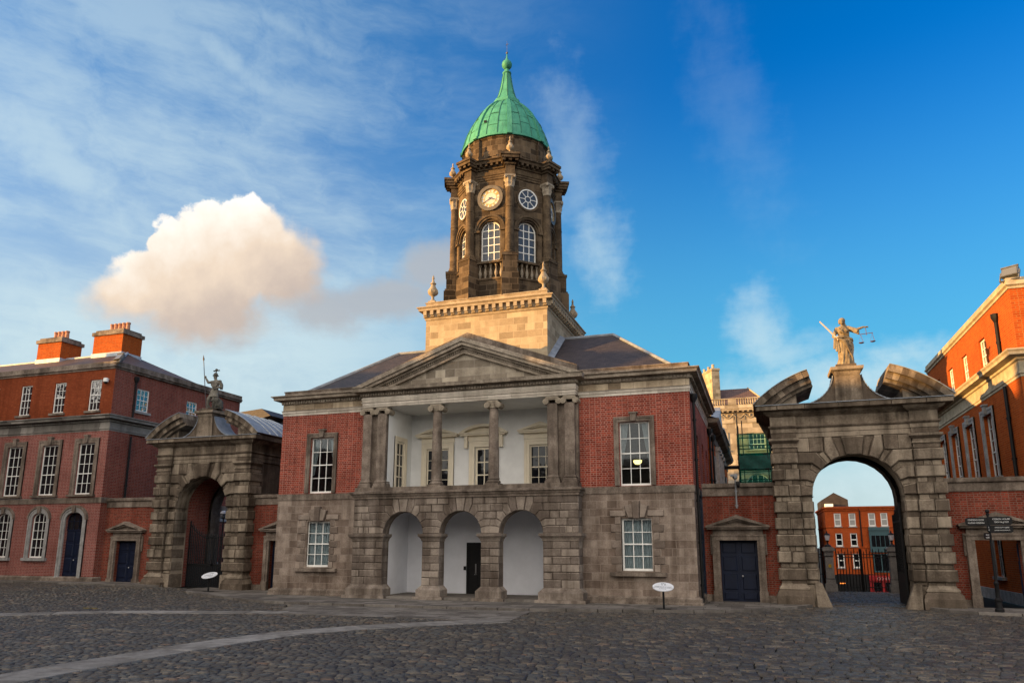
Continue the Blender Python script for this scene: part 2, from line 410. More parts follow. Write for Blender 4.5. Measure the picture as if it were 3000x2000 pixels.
def stone(name, c1, c2, dirtc, w=.95, h=.36, joint=.012, jointc=None, dirt=.6, rnd=True, sc=1., bump=.5, ash=True, island=False, tone=.38):
    m, t = newmat(name); co, pos, g, uv = wallco(t)
    fine = t.noise(pos, 14.*sc, 5, .65); mid = t.noise(pos, 2.3*sc, 5, .6); big = t.noise(pos, .45*sc, 4, .55)
    k = t.m('ADD', t.m('MULTIPLY', mid, .55), t.m('MULTIPLY', fine, .45))
    if ash:
        wob = t.vm('SCALE', t.vm('SUBTRACT', t.noise(pos, 1.3, 2, .5, out=1), (.5, .5, .5)), .05)
        br = t.n.new('ShaderNodeTexBrick'); br.offset = .43; br.squash = .62; br.squash_frequency = 3
        for kk, v in (('Vector', t.vm('ADD', co, wob)), ('Color1', (0, 0, 0, 1)), ('Color2', (1, 1, 1, 1)), ('Mortar', (.5, .5, .5, 1)), ('Scale', 1.), ('Mortar Size', joint), ('Mortar Smooth', .4), ('Bias', 0.), ('Brick Width', w), ('Row Height', h)): t.set(br.inputs[kk], v)
        k = t.m('ADD', t.m('MULTIPLY', k, 1-tone), t.m('MULTIPLY', br.outputs[0], tone))
    if island: k = t.m('ADD', t.m('MULTIPLY', k, .74), t.m('MULTIPLY', g.outputs['Random Per Island'], .27))
    col = t.ramp(k, [(.25, tuple(x*.6 for x in c1[:3])), (.44, c1), (.62, c2), (.85, tuple(min(.8, x*1.3) for x in c2[:3]))])
    d = t.m('MULTIPLY', t.mr(t.m('ADD', t.m('MULTIPLY', streaks(t, pos), .55), t.m('MULTIPLY', big, .55)), .44, .74), dirt)
    col = t.mix(d, col, dirtc)
    patch = t.m('MULTIPLY', t.mr(t.noise(pos, 1.1*sc, 6, .7), .56, .72), dirt*.45); col = t.mix(patch, col, tuple(x*.45+y*.3 for x, y in zip(c1[:3], dirtc))+(1,))
    hgt = t.m('ADD', t.m('MULTIPLY', fine, .6), t.m('MULTIPLY', mid, .5))
    if ash:
        col = t.mix(t.m('MULTIPLY', br.outputs[1], .75), col, jointc or tuple(x*.5 for x in c1[:3])+(1,))
        hgt = t.m('SUBTRACT', hgt, br.outputs[1])
    finish(t, col, .92, hgt, bump, .02, .07)
    return m

def plain(name, col, rough=.6, var=.12, sc=6., spec=.4, metal=0., bump=.1):
    m, t = newmat(name); g = t.n.new('ShaderNodeNewGeometry')
    n = t.noise(g.outputs['Position'], sc, 5, .6)
    c = t.mix(t.mr(n, .3, .75), tuple(x*(1-var) for x in col[:3])+(1,), tuple(min(1, x*(1+var)) for x in col[:3])+(1,))
    finish(t, c, rough, n, bump, .01, spec, metal); return m

def glass(name, dark=(.008, .009, .011, 1), wav=.05, spec=.5, ior=1.5):
    m, t = newmat(name); g = t.n.new('ShaderNodeNewGeometry')
    n = t.noise(t.vm('MULTIPLY', g.outputs['Position'], (1., 1., .8)), 1.6, 2, .5)
    finish(t, dark, .04, n, wav, .3, spec)
    [x for x in t.n if x.type == 'BSDF_PRINCIPLED'][0].inputs['IOR'].default_value = ior; return m
def clear(name):
    m, t = newmat(name)
    tr = t.add('ShaderNodeBsdfTransparent', 0, Color=(.86, .9, .9, 1)); gl = t.add('ShaderNodeBsdfGlossy', 0, Color=(.9, .95, 1, 1), Roughness=.03)
    fr = t.add('ShaderNodeFresnel', 0, IOR=1.5); f = t.m('MULTIPLY', fr, .7)
    mx = t.n.new('ShaderNodeMixShader'); t.set(mx.inputs[0], f); t.l.new(tr, mx.inputs[1]); t.l.new(gl, mx.inputs[2])
    t.add('ShaderNodeOutputMaterial', None, Surface=mx.outputs[0]); return m
def emit(name, col, strength):
    m, t = newmat(name); e = t.add('ShaderNodeEmission', 0, Color=col, Strength=strength)
    t.add('ShaderNodeOutputMaterial', None, Surface=e); return m
def slate(name, c1, c2, w=.3, h=.17, up=1.7):
    m, t = newmat(name); co, pos, g, uv = wallco(t)
    co = t.add('ShaderNodeCombineXYZ', 0, X=uv[0], Y=t.m('MULTIPLY', uv[1], up), Z=0.)
    br = t.n.new('ShaderNodeTexBrick'); br.offset = .5
    for kk, v in (('Vector', co), ('Color1', (0, 0, 0, 1)), ('Color2', (1, 1, 1, 1)), ('Mortar', (.0, .0, .0, 1)), ('Scale', 1.), ('Mortar Size', .012), ('Mortar Smooth', .2), ('Brick Width', w), ('Row Height', h)): t.set(br.inputs[kk], v)
    n = t.noise(pos, 3., 5, .6); big = t.noise(pos, .6, 4, .6)
    k = t.m('ADD', t.m('MULTIPLY', br.outputs[0], .4), t.m('MULTIPLY', n, .6))
    col = t.ramp(k, [(.15, c1), (.8, c2)])
    col = t.mix(t.mr(big, .5, .75, 0., .4), col, tuple(x*.55 for x in c1[:3])+(1,))
    col = t.mix(t.m('MULTIPLY', br.outputs[1], .7), col, (.012, .011, .012, 1))
    finish(t, col, .6, t.m('SUBTRACT', t.m('MULTIPLY', n, .5), br.outputs[1]), .6, .02, .4); return m

M_WHITE = plain('white_paint', S(226, 226, 220), .45, .05)
M_CREAM = plain('cream_render', (.74, .675, .53, 1), .8, .05, 2.)
M_WALLW = plain('white_render', (.78, .80, .84, 1), .85, .05, 1.2)
M_GLASS = glass('window_glass')
M_GLASSW = glass('old_wavy_glass', wav=.2, spec=.6, ior=2.1)
M_CLEAR = clear('clear_glass')
M_BLACK = plain('black_iron', (.006, .006, .0065, 1), .55, .3, 8., .25)
M_NAVY = plain('navy_paint', (.003, .0075, .024, 1), .5, .2, 3., .3)
M_LEAD = plain('lead_sheet', (.21, .235, .265, 1), .5, .25, 2.5, .5)
M_GRANITE = stone('weathered_granite', (.16, .127, .102), (.285, .237, .192), (.04, .031, .024, 1), ash=False, dirt=.85)
M_ASHLAR = stone('granite_ashlar', (.185, .142, .113), (.33, .27, .22), (.06, .04, .028, 1), .8, .37, .014, (.27, .22, .18, 1), .8, tone=.24)
M_RUST = stone('rusticated_granite', (.165, .135, .112), (.31, .262, .215), (.045, .031, .022, 1), ash=False, dirt=.8, island=True, bump=1.2)
M_ASHB = stone('granite_window_blocks', (.17, .135, .11), (.29, .24, .198), (.06, .045, .033, 1), ash=False, dirt=.5, island=True, bump=.6)
M_GATE = stone('gate_granite', (.135, .106, .08), (.29, .24, .182), (.033, .025, .018, 1), ash=False, dirt=.9, island=True, bump=1.)
M_LIME = stone('pale_limestone', (.44, .395, .33), (.60, .55, .47), (.19, .155, .12, 1), 1.3, 2.0, .008, (.16, .14, .11, 1), .55)
M_TYMP = stone('tympanum_ashlar', (.24, .205, .16), (.42, .37, .29), (.11, .085, .06, 1), .9, .42, .014, (.34, .3, .25, 1), .45)
M_BASE = stone('tower_base_stone', (.30, .235, .155), (.42, .345, .235), (.2, .15, .09, 1), .85, .4, .014, (.42, .35, .25, 1), .4)
M_SOOT = stone('sooty_tower_stone', (.062, .045, .03), (.135, .098, .062), (.02, .016, .012, 1), .8, .36, .012, (.16, .125, .09, 1), .75)
M_SOOTM = stone('sooty_mouldings', (.078, .057, .038), (.17, .126, .08), (.025, .02, .015, 1), ash=False, dirt=.65)
M_CAPST = stone('capital_stone', (.26, .22, .17), (.4, .35, .27), (.09, .07, .05, 1), ash=False, dirt=.4, sc=1.5)
M_URN = stone('urn_stone', (.3, .24, .165), (.42, .35, .25), (.12, .09, .06, 1), ash=False, dirt=.4, sc=1.5)
M_STATUE = stone('statue_stone', (.20, .16, .105), (.35, .295, .205), (.05, .036, .024, 1), ash=False, dirt=.65, sc=1.6, bump=.25)
M_STATUE_D = stone('grey_statue_stone', (.16, .15, .125), (.29, .275, .235), (.045, .04, .033, 1), ash=False, dirt=.6, sc=1.6, bump=.25)
M_BRICK = brick('red_brick', (.16, .026, .017), (.37, .070, .040), (.42, .225, .175, 1), h=.104, dirt=.6)
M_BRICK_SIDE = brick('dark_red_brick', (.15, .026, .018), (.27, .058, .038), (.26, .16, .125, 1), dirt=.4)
M_BRICK_L = brick('pink_red_brick', (.17, .046, .036), (.28, .08, .062), (.36, .21, .18, 1), dirt=.5, mw=.018)
M_BRICK_U = brick('orange_brown_brick', (.20, .044, .017), (.28, .068, .026), (.15, .048, .024, 1), dirt=.6, mw=.012)
M_BRICK_R = brick('orange_red_brick', (.28, .042, .007), (.44, .080, .012), (.36, .14, .045, 1), dirt=.3, w=.3, h=.105)
M_BRICK_S = brick('old_wall_brick', (.13, .024, .014), (.27, .052, .03), (.2, .12, .09, 1), dirt=.7)
M_BRICK_F = brick('street_brick', (.36, .065, .016), (.46, .095, .022), (.34, .08, .03, 1), dirt=.3, mw=.008)
M_SLATE = slate('purple_slate', (.022, .019, .021), (.058, .046, .046))
M_TILE = slate('brown_tile', (.075, .045, .036), (.14, .085, .066), .28, .14)
M_COPPER_STOPS = None
def copper():
    m, t = newmat('green_copper'); g = t.n.new('ShaderNodeNewGeometry'); p = g.outputs['Position']
    n = t.noise(p, 2.2, 5, .6); s_ = streaks(t, p, 5., .5)
    col = t.ramp(t.m('ADD', t.m('MULTIPLY', n, .5), t.m('MULTIPLY', s_, .5)), [(.25, (.022, .11, .078)), (.45, (.05, .235, .155)), (.62, (.075, .31, .20)), (.8, (.16, .41, .27))])
    col = t.mix(t.mr(streaks(t, p, 7., .35), .56, .78, 0., .55), col, (.045, .10, .065, 1)); col = t.mix(t.mr(t.noise(p, 1.1, 4, .6), .6, .8, 0., .35), col, (.10, .16, .085, 1))
    finish(t, col, .6, n, .25, .03, .2); return m
M_COPPER = copper()
M_GOLD = plain('gilding', (.62, .40, .10, 1), .35, .15, 5., .5, .6)
M_BRONZE = plain('dark_bronze', (.10, .085, .062, 1), .5, .25, 4., .4)
M_POT = plain('clay_pot', (.42, .2, .12, 1), .8, .2)
M_CURT = plain('grey_curtain', (.42, .44, .45, 1), .9, .15, 3.)
M_NET = plain('net_curtain', (.5, .53, .55, 1), .9, .12, 3.)
M_TEXT = plain('white_lettering', (.62, .62, .6, 1), .6, .02)
M_PAVE = stone('paving_slab', (.12, .107, .095), (.2, .182, .16), (.05, .044, .038, 1), ash=False, dirt=.6, island=True, bump=.5)
M_PATH = stone('pale_path_slab', (.19, .176, .158), (.29, .272, .245), (.08, .07, .06, 1), ash=False, dirt=.75, island=True, bump=.3)
def setts():
    m, t = newmat('granite_setts'); g = t.n.new('ShaderNodeNewGeometry'); p = g.outputs['Position']
    r = g.outputs['Random Per Island']; n = t.noise(p, 16., 5, .65); big = t.noise(p, .25, 4, .55)
    col = t.ramp(r, [(0., (.026, .025, .026)), (.25, (.052, .046, .041)), (.45, (.082, .07, .056)), (.6, (.05, .055, .062)), (.75, (.068, .072, .077)), (.88, (.112, .098, .079)), (.96, (.155, .14, .12)), (1., (.14, .09, .06))])
    col = t.mix(1., col, (1.12, 1.03, .86, 1), 'MULTIPLY'); col = t.mix(t.mr(n, .3, .75, 0., .55), col, (.026, .023, .02, 1))
    col = t.mix(t.mr(big, .42, .7, 0., .45), col, (.035, .032, .03, 1))
    col = t.mix(t.mr(t.noise(p, .5, 4, .6), .62, .8, 0., .35), col, (.045, .06, .02, 1))
    finish(t, col, t.mr(n, .3, .7, .36, .66), n, .3, .006, .45); return m
M_SETT = setts()
def soil():
    m, t = newmat('dark_joint_soil'); g = t.n.new('ShaderNodeNewGeometry'); p = g.outputs['Position']
    n = t.noise(p, 8., 5, .6); b = t.noise(p, .6, 4, .6)
    col = t.mix(t.mr(b, .55, .75, 0., .6), t.mix(n, (.006, .0055, .005, 1), (.016, .014, .012, 1)), (.02, .03, .008, 1))
    finish(t, col, .95, n, .3, .02, .1); return m
M_SOIL = soil()
def netting():
    m, t = newmat('green_debris_netting')
    d = t.add('ShaderNodeBsdfDiffuse', 0, Color=(.0, .10, .07, 1)); tr = t.add('ShaderNodeBsdfTransparent', 0, Color=(.42, .72, .62, 1))
    mx = t.n.new('ShaderNodeMixShader'); t.set(mx.inputs[0], .42); t.l.new(tr, mx.inputs[1]); t.l.new(d, mx.inputs[2])
    t.add('ShaderNodeOutputMaterial', None, Surface=mx.outputs[0]); return m
M_NETTING = netting()
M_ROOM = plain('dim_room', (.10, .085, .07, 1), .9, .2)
M_STEEL = plain('brushed_steel', (.5, .5, .5, 1), .3, .05, 4., .5, .9)
M_LAMP = emit('lit_lamp_glass', (1., .72, .22, 1), 1.6)
M_DIAL = plain('white_dial', (.52, .48, .41, 1), .5, .04)
M_BLUEHAND = plain('dark_blue_hand', (.03, .05, .12, 1), .4, .1)
M_GLASST = glass('tower_glass', (.035, .045, .06, 1), .05, .5)
M_LIMEG = stone('grey_cornice_stone', (.16, .15, .135), (.27, .255, .23), (.07, .062, .053, 1), 1.2, 2., .01, (.12, .11, .1, 1), .55)
M_LIMEY = stone('yellow_cornice_stone', (.36, .31, .22), (.5, .43, .31), (.15, .12, .085, 1), ash=False, dirt=.5)
M_PALEG = stone('pale_grey_stone', (.25, .245, .235), (.38, .375, .36), (.11, .105, .1, 1), ash=False, dirt=.45)
M_LAMPBODY = plain('grey_lamp_metal', (.10, .105, .11, 1), .5, .3, 5., .5)
M_FLOODGLASS = glass('floodlight_glass', (.12, .13, .14, 1), .02, .8)
M_DARKROOF = plain('dark_slate', (.035, .03, .03, 1), .8, .25, 1.5, .1)
M_HALL = stone('hall_stone', (.24, .21, .165), (.36, .32, .255), (.13, .10, .075, 1), 1.4, .55, .01, (.24, .2, .15, 1), .4)
M_DARKWOOD = plain('dark_boards', (.05, .04, .03, 1), .8, .3)
M_NETDARK = plain('dark_green_sheet', (.0, .045, .035, 1), .8, .3)
M_TEAL = plain('teal_paint', (.03, .075, .085, 1), .5, .15)
M_REDP = plain('red_paint', (.28, .006, .008, 1), .4, .15)
M_SHOPLIT = emit('shop_lamp_light', (1, .25, .04, 1), 1.2)
M_GLASSPALE = glass('curtained_glass', (.33, .32, .30, 1), .03, .7)
M_PIER = stone('pier_stone', (.19, .18, .17), (.3, .285, .265), (.08, .075, .07, 1), ash=False, dirt=.45)
M_OPAL = plain('opal_glass', (.62, .62, .66, 1), .25, .05, 3., .6)
M_YELLOW = plain('yellow_plate', (.6, .36, .01, 1), .5, .1)
M_GREYP = plain('grey_pole_paint', (.2, .21, .22, 1), .5, .15)
M_SIGNW = plain('sign_white', (.66, .68, .70, 1), .35, .04)
M_INK = plain('sign_ink', (.05, .055, .07, 1), .5, .1)
M_PINKST = plain('pink_stone_blade', (.55, .40, .33, 1), .6, .1)
M_COPPERDK = plain('red_bronze', (.12, .05, .04, 1), .5, .3)
M_DARKST = stone('dark_statue_stone', (.06, .058, .05), (.15, .145, .125), (.025, .024, .02, 1), ash=False, dirt=.5, sc=1.6, bump=.3)
M_SPEAR = plain('spear_paint', (.05, .035, .035, 1), .5, .3)
M_FLAG = stone('pavement_flags', (.125, .112, .1), (.19, .172, .152), (.05, .044, .038, 1), 1.1, .62, .018, (.03, .027, .024, 1), .55)
M_FRIEZE = stone('stained_frieze_stone', (.26, .20, .135), (.46, .38, .27), (.11, .08, .05, 1), 1.0, 3., .014, (.30, .25, .19, 1), .6)
M_MOULD = stone('weathered_mouldings', (.25, .21, .165), (.45, .39, .31), (.085, .067, .05, 1), ash=False, dirt=.65, sc=1.3)
M_GLASSDK = None
M_SHOPTEXT = plain('shop_lettering', (.4, .3, .28, 1), .6, .05)
M_LOGGIA = plain('loggia_render', (.76, .775, .76, 1), .85, .06, 1.4)
M_SEAM = plain('dark_copper_seam', (.03, .13, .09, 1), .6, .25, 3., .2)
def text(s_, name, loc, rot, size, m, parent=None, ext=.004, align='CENTER', sx=1.):
    c = bpy.data.curves.new(name, 'FONT'); c.body = s_; c.size = size; c.extrude = ext; c.align_x = align; c.align_y = 'CENTER'
    c.materials.append(m)
    tmp = link(bpy.data.objects.new(name, c)); dg = bpy.context.evaluated_depsgraph_get()
    me = bpy.data.meshes.new_from_object(tmp.evaluated_get(dg)); bpy.data.objects.remove(tmp); me.name = name
    if not me.materials: me.materials.append(m)
    o = link(bpy.data.objects.new(name, me)); o0 = ORG.get(parent.name, (0, 0, 0)) if parent else (0, 0, 0)
    o.matrix_local = Matrix.Translation(Vector(loc)-Vector(o0)) @ rot.to_4x4() @ Matrix.Diagonal((sx, 1, 1, 1))
    if parent: o.parent = parent
    return o
FACE_FRONT = Matrix.Rotation(R_(90), 3, 'X')

def dentils(mb, P, u0, u1, z0, z1, d0, d1, step=.16, w=.09):
    n = int((u1-u0)/step)
    for i in range(n):
        u = u0+(u1-u0)*(i+.5)/n; mb.pbox(P, u-w/2, u+w/2, z0, z1, d0, d1)
def pipe(par, x, y, z0, z1, head=True, r=.065, m=None, collars=True):
    mb = MB(); mb.tube((x, y, z0), (x, y, z1), r, 8)
    if head: mb.lathe(x, y, [(.08, z1-.1), (.19, z1+.12), (.19, z1+.3), (.16, z1+.32)], 8)
    z = z0+.8
    while collars and z < z1-.3: mb.lathe(x, y, [(r+.03, z), (r+.03, z+.1)], 8); z += 1.9
    return mb.build('drainpipe', m or M_BLACK, par)

# ------------------------------------------------------------------ gatehouse
G = thing('gatehouse', 'red brick and granite gatehouse with three open arches, a columned balcony and a pediment', 'building', (0, 0, 0))
W, PW, PD = 11.3, 6.03, .767
gfh = [(7.85, 9.31, 1.56, 3.97), (-9.31, -7.85, 1.56, 3.97)]
uph = [(7.92, 9.39, 5.49, 8.56), (-9.39, -7.92, 5.49, 8.56)]
for a, b, sw in ((-W, -5.9, west(-W)), (5.9, W, east(W))):
    mb = MB(); wall(mb, front(0), a, b, 0, 5.14, [h for h in gfh if a < h[0] < b], .3); wall(mb, sw, 0, 12, 0, 5.14); mb.build('ashlar_wall', M_ASHLAR, G)
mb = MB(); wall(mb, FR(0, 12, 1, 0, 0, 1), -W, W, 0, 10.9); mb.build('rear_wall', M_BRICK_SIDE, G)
mb = MB(); mb.box(-6, 6, -.3, 2.49, 5.3, 5.6); mb.build('balcony_floor', M_GRANITE, G)
for a, b, sw in ((-W, -5.85, west(-W)), (5.85, W, east(W))):
    mb = MB(); wall(mb, front(0), a, b, 5.44, 9.9, [h for h in uph if a < h[0] < b], .26)
    wall(mb, sw, 0, 12, 5.44, 9.9, [(3.0, 4.2, 5.6, 8.3, .5), (6.4, 7.6, 5.6, 8.3, .5), (9.4, 10.6, 5.6, 8.3, .5)] if a > 0 else [], .35); mb.build('brick_wall', M_BRICK, G)
for y in (3.6, 7.0, 10.0):
    mb = MB(); mb.pbox(east(W), y-.62, y+.62, 5.5, 8.35, -.40, -.36); mb.build('blind_niche', M_BRICK_SIDE, G)
for a, b in ((-W, -5.9), (5.9, W)):
    mb = MB(); pts = [(-W, 12), (-W, 0), (-5.9, 0)] if a < 0 else [(5.9, 0), (W, 0), (W, 12)]
    mb.sweep(pts, [(0, 0), (.2, 0), (.2, .17), (.15, .2), (.15, .36), (0, .45)]); mb.build('plinth', M_GRANITE, G)
for pts in ([(-W, 12), (-W, 0), (-5.9, 0)], [(5.9, 0), (W, 0), (W, 12)]):
    mb = MB(); mb.sweep(pts, [(-.05, 5.14), (.04, 5.14), (.05, 5.46), (-.05, 5.48)]); mb.build('string_course', M_GRANITE, G)
ENTP = ([(-W, 12), (-W, 0), (-5.86, 0)], [(5.86, 0), (W, 0), (W, 12)])
for nm, mt, pf in (('architrave', M_LIME, [(-.05, 9.87), (.03, 9.87), (.03, 10.0), (.06, 10.01), (.06, 10.12), (.11, 10.17), (-.05, 10.18)]),
                   ('frieze', M_FRIEZE, [(-.05, 10.18), (.03, 10.18), (.03, 10.5), (-.05, 10.5)]),
                   ('cornice', M_MOULD, [(-.05, 10.5), (.1, 10.53), (.1, 10.7), (.22, 10.72), (.42, 10.74), (.44, 10.86), (.55, 10.93), (.55, 10.97), (-.05, 11.0)])):
    for pts in ENTP: mb = MB(); mb.sweep(pts, pf); mb.build(nm, mt, G)
for pts in ([(-W, 12), (-W, 0), (-5.6, 0)], [(5.6, 0), (W, 0), (W, 12)]):
    mb = MB(); mb.sweep(pts, [(.0, 10.97), (.0, 11.24), (.04, 11.25), (.04, 11.3), (-.36, 11.31), (-.36, 10.9)]); mb.build('parapet', M_GRANITE, G)
mb = MB()
for a, b in ((-W-.1, -5.9), (5.9, W+.1)): dentils(mb, front(0), a, b, 10.56, 10.68, .09, .17)
dentils(mb, east(W), 0, 12, 10.56, 10.68, .09, .17)
mb.build('dentils', M_MOULD, G)
# windows of the wings
for k, sg in enumerate((1, -1)):
    c = 8.63*sg
    P = front(0)
    w_ = window(G, P, c-.735, c+.735, 5.5, 8.56, 3, 4, -.2, .075, .03, pane=M_CLEAR, label='upper window with drawn curtains and a lit lamp behind it' if sg > 0 else None)
    surround(w_, P, c-.735, c+.735, 5.5, 8.56, .24, .09, M_GRANITE, True, 0)
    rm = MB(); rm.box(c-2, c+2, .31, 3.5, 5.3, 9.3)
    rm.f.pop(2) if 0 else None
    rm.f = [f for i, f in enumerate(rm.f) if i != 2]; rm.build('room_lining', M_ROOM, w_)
    cu = MB()
    for s_, (o0, o1) in ((-1, (.72, .38)), (1, (.72, .38))):
        n = 14; vs = []
        for j in range(9):
            zt = 8.5-(8.5-6.5)*j/8; q = o0-(o0-o1)*0; inner = .34+.30*(j/8)**1.3
            for i in range(n+1):
                u = c+s_*(.74-(.74-inner)*i/n); vs.append((u, .34+.03*math.sin(i*2.2), zt))
        cu.add(vs, [(j*(n+1)+i, j*(n+1)+i+1, (j+1)*(n+1)+i+1, (j+1)*(n+1)+i) for j in range(8) for i in range(n)])
    cu.build('curtain', M_CURT, w_)
    w_ = window(G, P, c-.73, c+.73, 1.56, 3.97, 3, 4, -.2, .085, .035, pane=M_CLEAR)
    nt = MB(); n = 60; vs = []
    for j in range(2):
        for i in range(n+1): vs.append((c-.73+1.46*i/n, .34+.035*math.sin(i*1.15)+.012*math.sin(i*2.9), 1.56+2.41*j))
    nt.add(vs, [(i, i+1, n+2+i, n+1+i) for i in range(n)]); nt.build('net_curtain', M_NET, w_)
    gb = MB()                                       # blocked surround
    for s_ in (-1, 1):
        for j in range(7):
            z0 = 1.5+j*.365; wd = .5 if j % 2 else .3
            a, b = sorted((c+s_*.74, c+s_*(.74+wd)))
            gb.rblock(P, a, b, z0, z0+.365, -.02, .05, .02)
    gb.rblock(P, c-1.27, c-.5, 4.05, 4.34, -.02, .07, .02); gb.rblock(P, c+.5, c+1.27, 4.05, 4.34, -.02, .07, .02)
    for s_ in (-1, 1): gb.block(P, [(c+s_*.13, 3.98), (c+s_*.40, 3.98), (c+s_*.58, 4.56), (c+s_*.17, 4.66)], -.02, .17, .03)
    gb.block(P, [(c-.14, 3.95), (c+.14, 3.95), (c+.19, 4.78), (c-.19, 4.78)], -.02, .24, .03)
    so = gb.build('window_surround', M_ASHB, w_)
    sl = MB(); sl.pbox(P, c-1.3, c+1.3, 1.33, 1.5, 0, .24); sl.build('sill', M_GRANITE, so)

# ---- arcade
P = front(-PD); A_, r_ = 3.156, 1.1
ARC = (-A_, 0, A_)
core = MB()
wall(core, FR(0, -PD+.05, 1, 0, 0, -1), -6.0, 6.0, .1, 5.1, [(a-r_-.01, a+r_+.01, .1, 3.28+r_+.01, r_+.01) for a in ARC], .6)
for sg in (-1, 1): core.box(min(sg*6.0, sg*5.97), max(sg*6.0, sg*5.97), -PD+.05, 0, 0, 5.1)
core.build('arcade_core', M_GRANITE, G)
bl = MB()
piers = [(-PW, -A_-r_), (-A_+r_, -r_), (r_, A_-r_), (A_+r_, PW)]
cz = [.74, 1.13, 1.48, 1.84, 2.2, 2.56, 2.92]
J = lambda: random.uniform(-.012, .012)
for k, (a, b) in enumerate(piers):
    for j in range(6):
        if k in (0, 3):
            cuts = [a, a+(b-a)*.26, a+(b-a)*.76, b] if j % 2 else [a, a+(b-a)*.5, b]
            if k == 0 and j % 2 == 0: cuts = [a, a+(b-a)*.42, b]
        else: cuts = [a, (a+b)/2+J(), b] if j % 2 == 0 else [a, b]
        for u, v in zip(cuts, cuts[1:]): bl.rblock(P, u, v, cz[j], cz[j+1], -.06, J()*.6, .028)
        # stones returning into the opening, and on the flank
        for q, n_ in ((b, 1), (a, -1)):
            Q = FR(q-n_*.045, 0, 0, 1, n_, 0)
            bl.rblock(Q, -PD+.02, -.13 if not (k in (0, 3) and abs(q) > 5) else -.02, cz[j], cz[j+1], 0, .045, .022)
Zb = [3.28, 3.64, 3.98, 4.35, 4.71, 5.06]; th = [0, 15, 30, 49, 66, 81]
xk_mid = [1.578, 1.578, 1.25, .93, 0]; xk_end = [1.95, 1.75, 1.45, 1.1, 0]
for ai, a in enumerate(ARC):
    for sg in (-1, 1):
        end = (ai == 0 and sg < 0) or (ai == 2 and sg > 0)
        lim = PW-A_ if end else A_-0
        for j in range(5):
            lo, hi = Zb[j]-3.28, Zb[j+1]-3.28; t0, t1 = th[j], th[j+1]
            rp = lambda q: (r_*math.cos(R_(q)), r_*math.sin(R_(q)))
            x_ = (xk_end if end else xk_mid)[j]
            if j == 4: pts = [rp(t0), (lo/math.tan(R_(t0)), lo), (lo/math.tan(R_(t0)), hi), (hi/math.tan(R_(t1)), hi)]
            else: pts = [rp(t0)]+([(lo/math.tan(R_(t0)), lo)] if j else [])+[(x_, lo), (x_, hi), (hi/math.tan(R_(t1)), hi)]
            pts += [rp(t1-(t1-t0)*q/3) for q in range(3)]
            if j == 0 and not end and sg > 0: continue
            if j == 0 and not end:                   # one springer shared by two arches
                base = [(-r_*math.cos(R_(q)), r_*math.sin(R_(q))) for q in (0, 5, 10, 15)]+[(-hi/math.tan(R_(15)), hi)]
                mir = [(-3.156-x, z) for x, z in base][::-1]
                bl.block(P, [(a+x, 3.28+z) for x, z in base+mir], -.06, J()*.6, .028); continue
            bl.block(P, [(a+sg*x, 3.28+z) for x, z in pts], -.06, J()*.6, .028)
            xs = lo/math.tan(R_(66)) if j == 4 else x_
            if end:
                n = (3, 2, 3, 2, 3)[j] if xs < lim-.2 else 0
                e = [xs+(lim-xs)*q/n for q in range(n+1)] if n else []
                for q in range(len(e)-1): bl.rblock(P, *sorted((a+sg*e[q], a+sg*e[q+1])), Zb[j], Zb[j+1], -.06, J()*.6, .028)
            elif sg > 0 and xs < 1.5:
                n = (0, 0, 1, 2, 3)[j]; L = A_-2*xs
                for q in range(n): bl.rblock(P, a+xs+L*q/n, a+xs+L*(q+1)/n, Zb[j], Zb[j+1], -.06, J()*.6, .028)
    k0, k1 = (r_*math.cos(R_(81)), r_*math.sin(R_(81))), (1.78/math.tan(R_(81)), 1.78)
    bl.block(P, [(a-k0[0], 3.28+k0[1]), (a, 3.28+r_), (a+k0[0], 3.28+k0[1]), (a+k1[0], 5.06), (a-k1[0], 5.06)], -.06, .02, .028)
for j in range(5):
    for sg in (-1, 1): bl.rblock(FR(sg*(PW-.045), 0, 0, 1, sg, 0), -PD+.02, -.02, Zb[j], Zb[j+1], 0, .045, .022)
ar_o = bl.build('rusticated_arcade', M_RUST, G)
for k, (a, b) in enumerate(piers):
    ya, yb = (0 if k == 0 else -.12), (0 if k == 3 else -.12)
    pts = [(a, ya), (a, -PD), (b, -PD), (b, yb)]
    im = MB(); pl_ = MB(); im.sweep(pts, [(-.02, 2.9), (.02, 2.92), (.03, 3.0), (.10, 3.1), (.16, 3.15), (.17, 3.27), (-.02, 3.285)])
    pl_.sweep(pts, [(-.02, .78), (.015, .74), (.19, .56), (.19, .26), (.2, .25), (.33, .12) if 0 else (.32, .24), (.34, 0), (-.02, 0)])
    im.build('impost', M_RUST, G); pl_.build('pier_base', M_RUST, G)
for a in ARC:
    st = MB(); st.box(a-r_+.1, a+r_-.1, -PD-.02, -.2, 0, .22); st.box(a-r_-.06, a+r_+.06, -PD-.34, -PD-.02, 0, .115)
    st.box(a-r_+.1, a+r_-.1, -PD-.1, -PD-.02, .115, .2); st.build('step', M_PAVE, G)
sc_ = MB()
sc_.sweep([(-PW, 0), (-PW, -PD), (PW, -PD), (PW, 0)], [(-.3, 5.06), (.05, 5.06), (.05, 5.17), (.09, 5.19), (.12, 5.28), (.19, 5.32), (.19, 5.41), (.02, 5.45), (-.02, 5.47), (-.02, 5.66), (-.6, 5.67), (-.6, 5.3)])
sc_.build('balcony_edge', M_GRANITE, G)
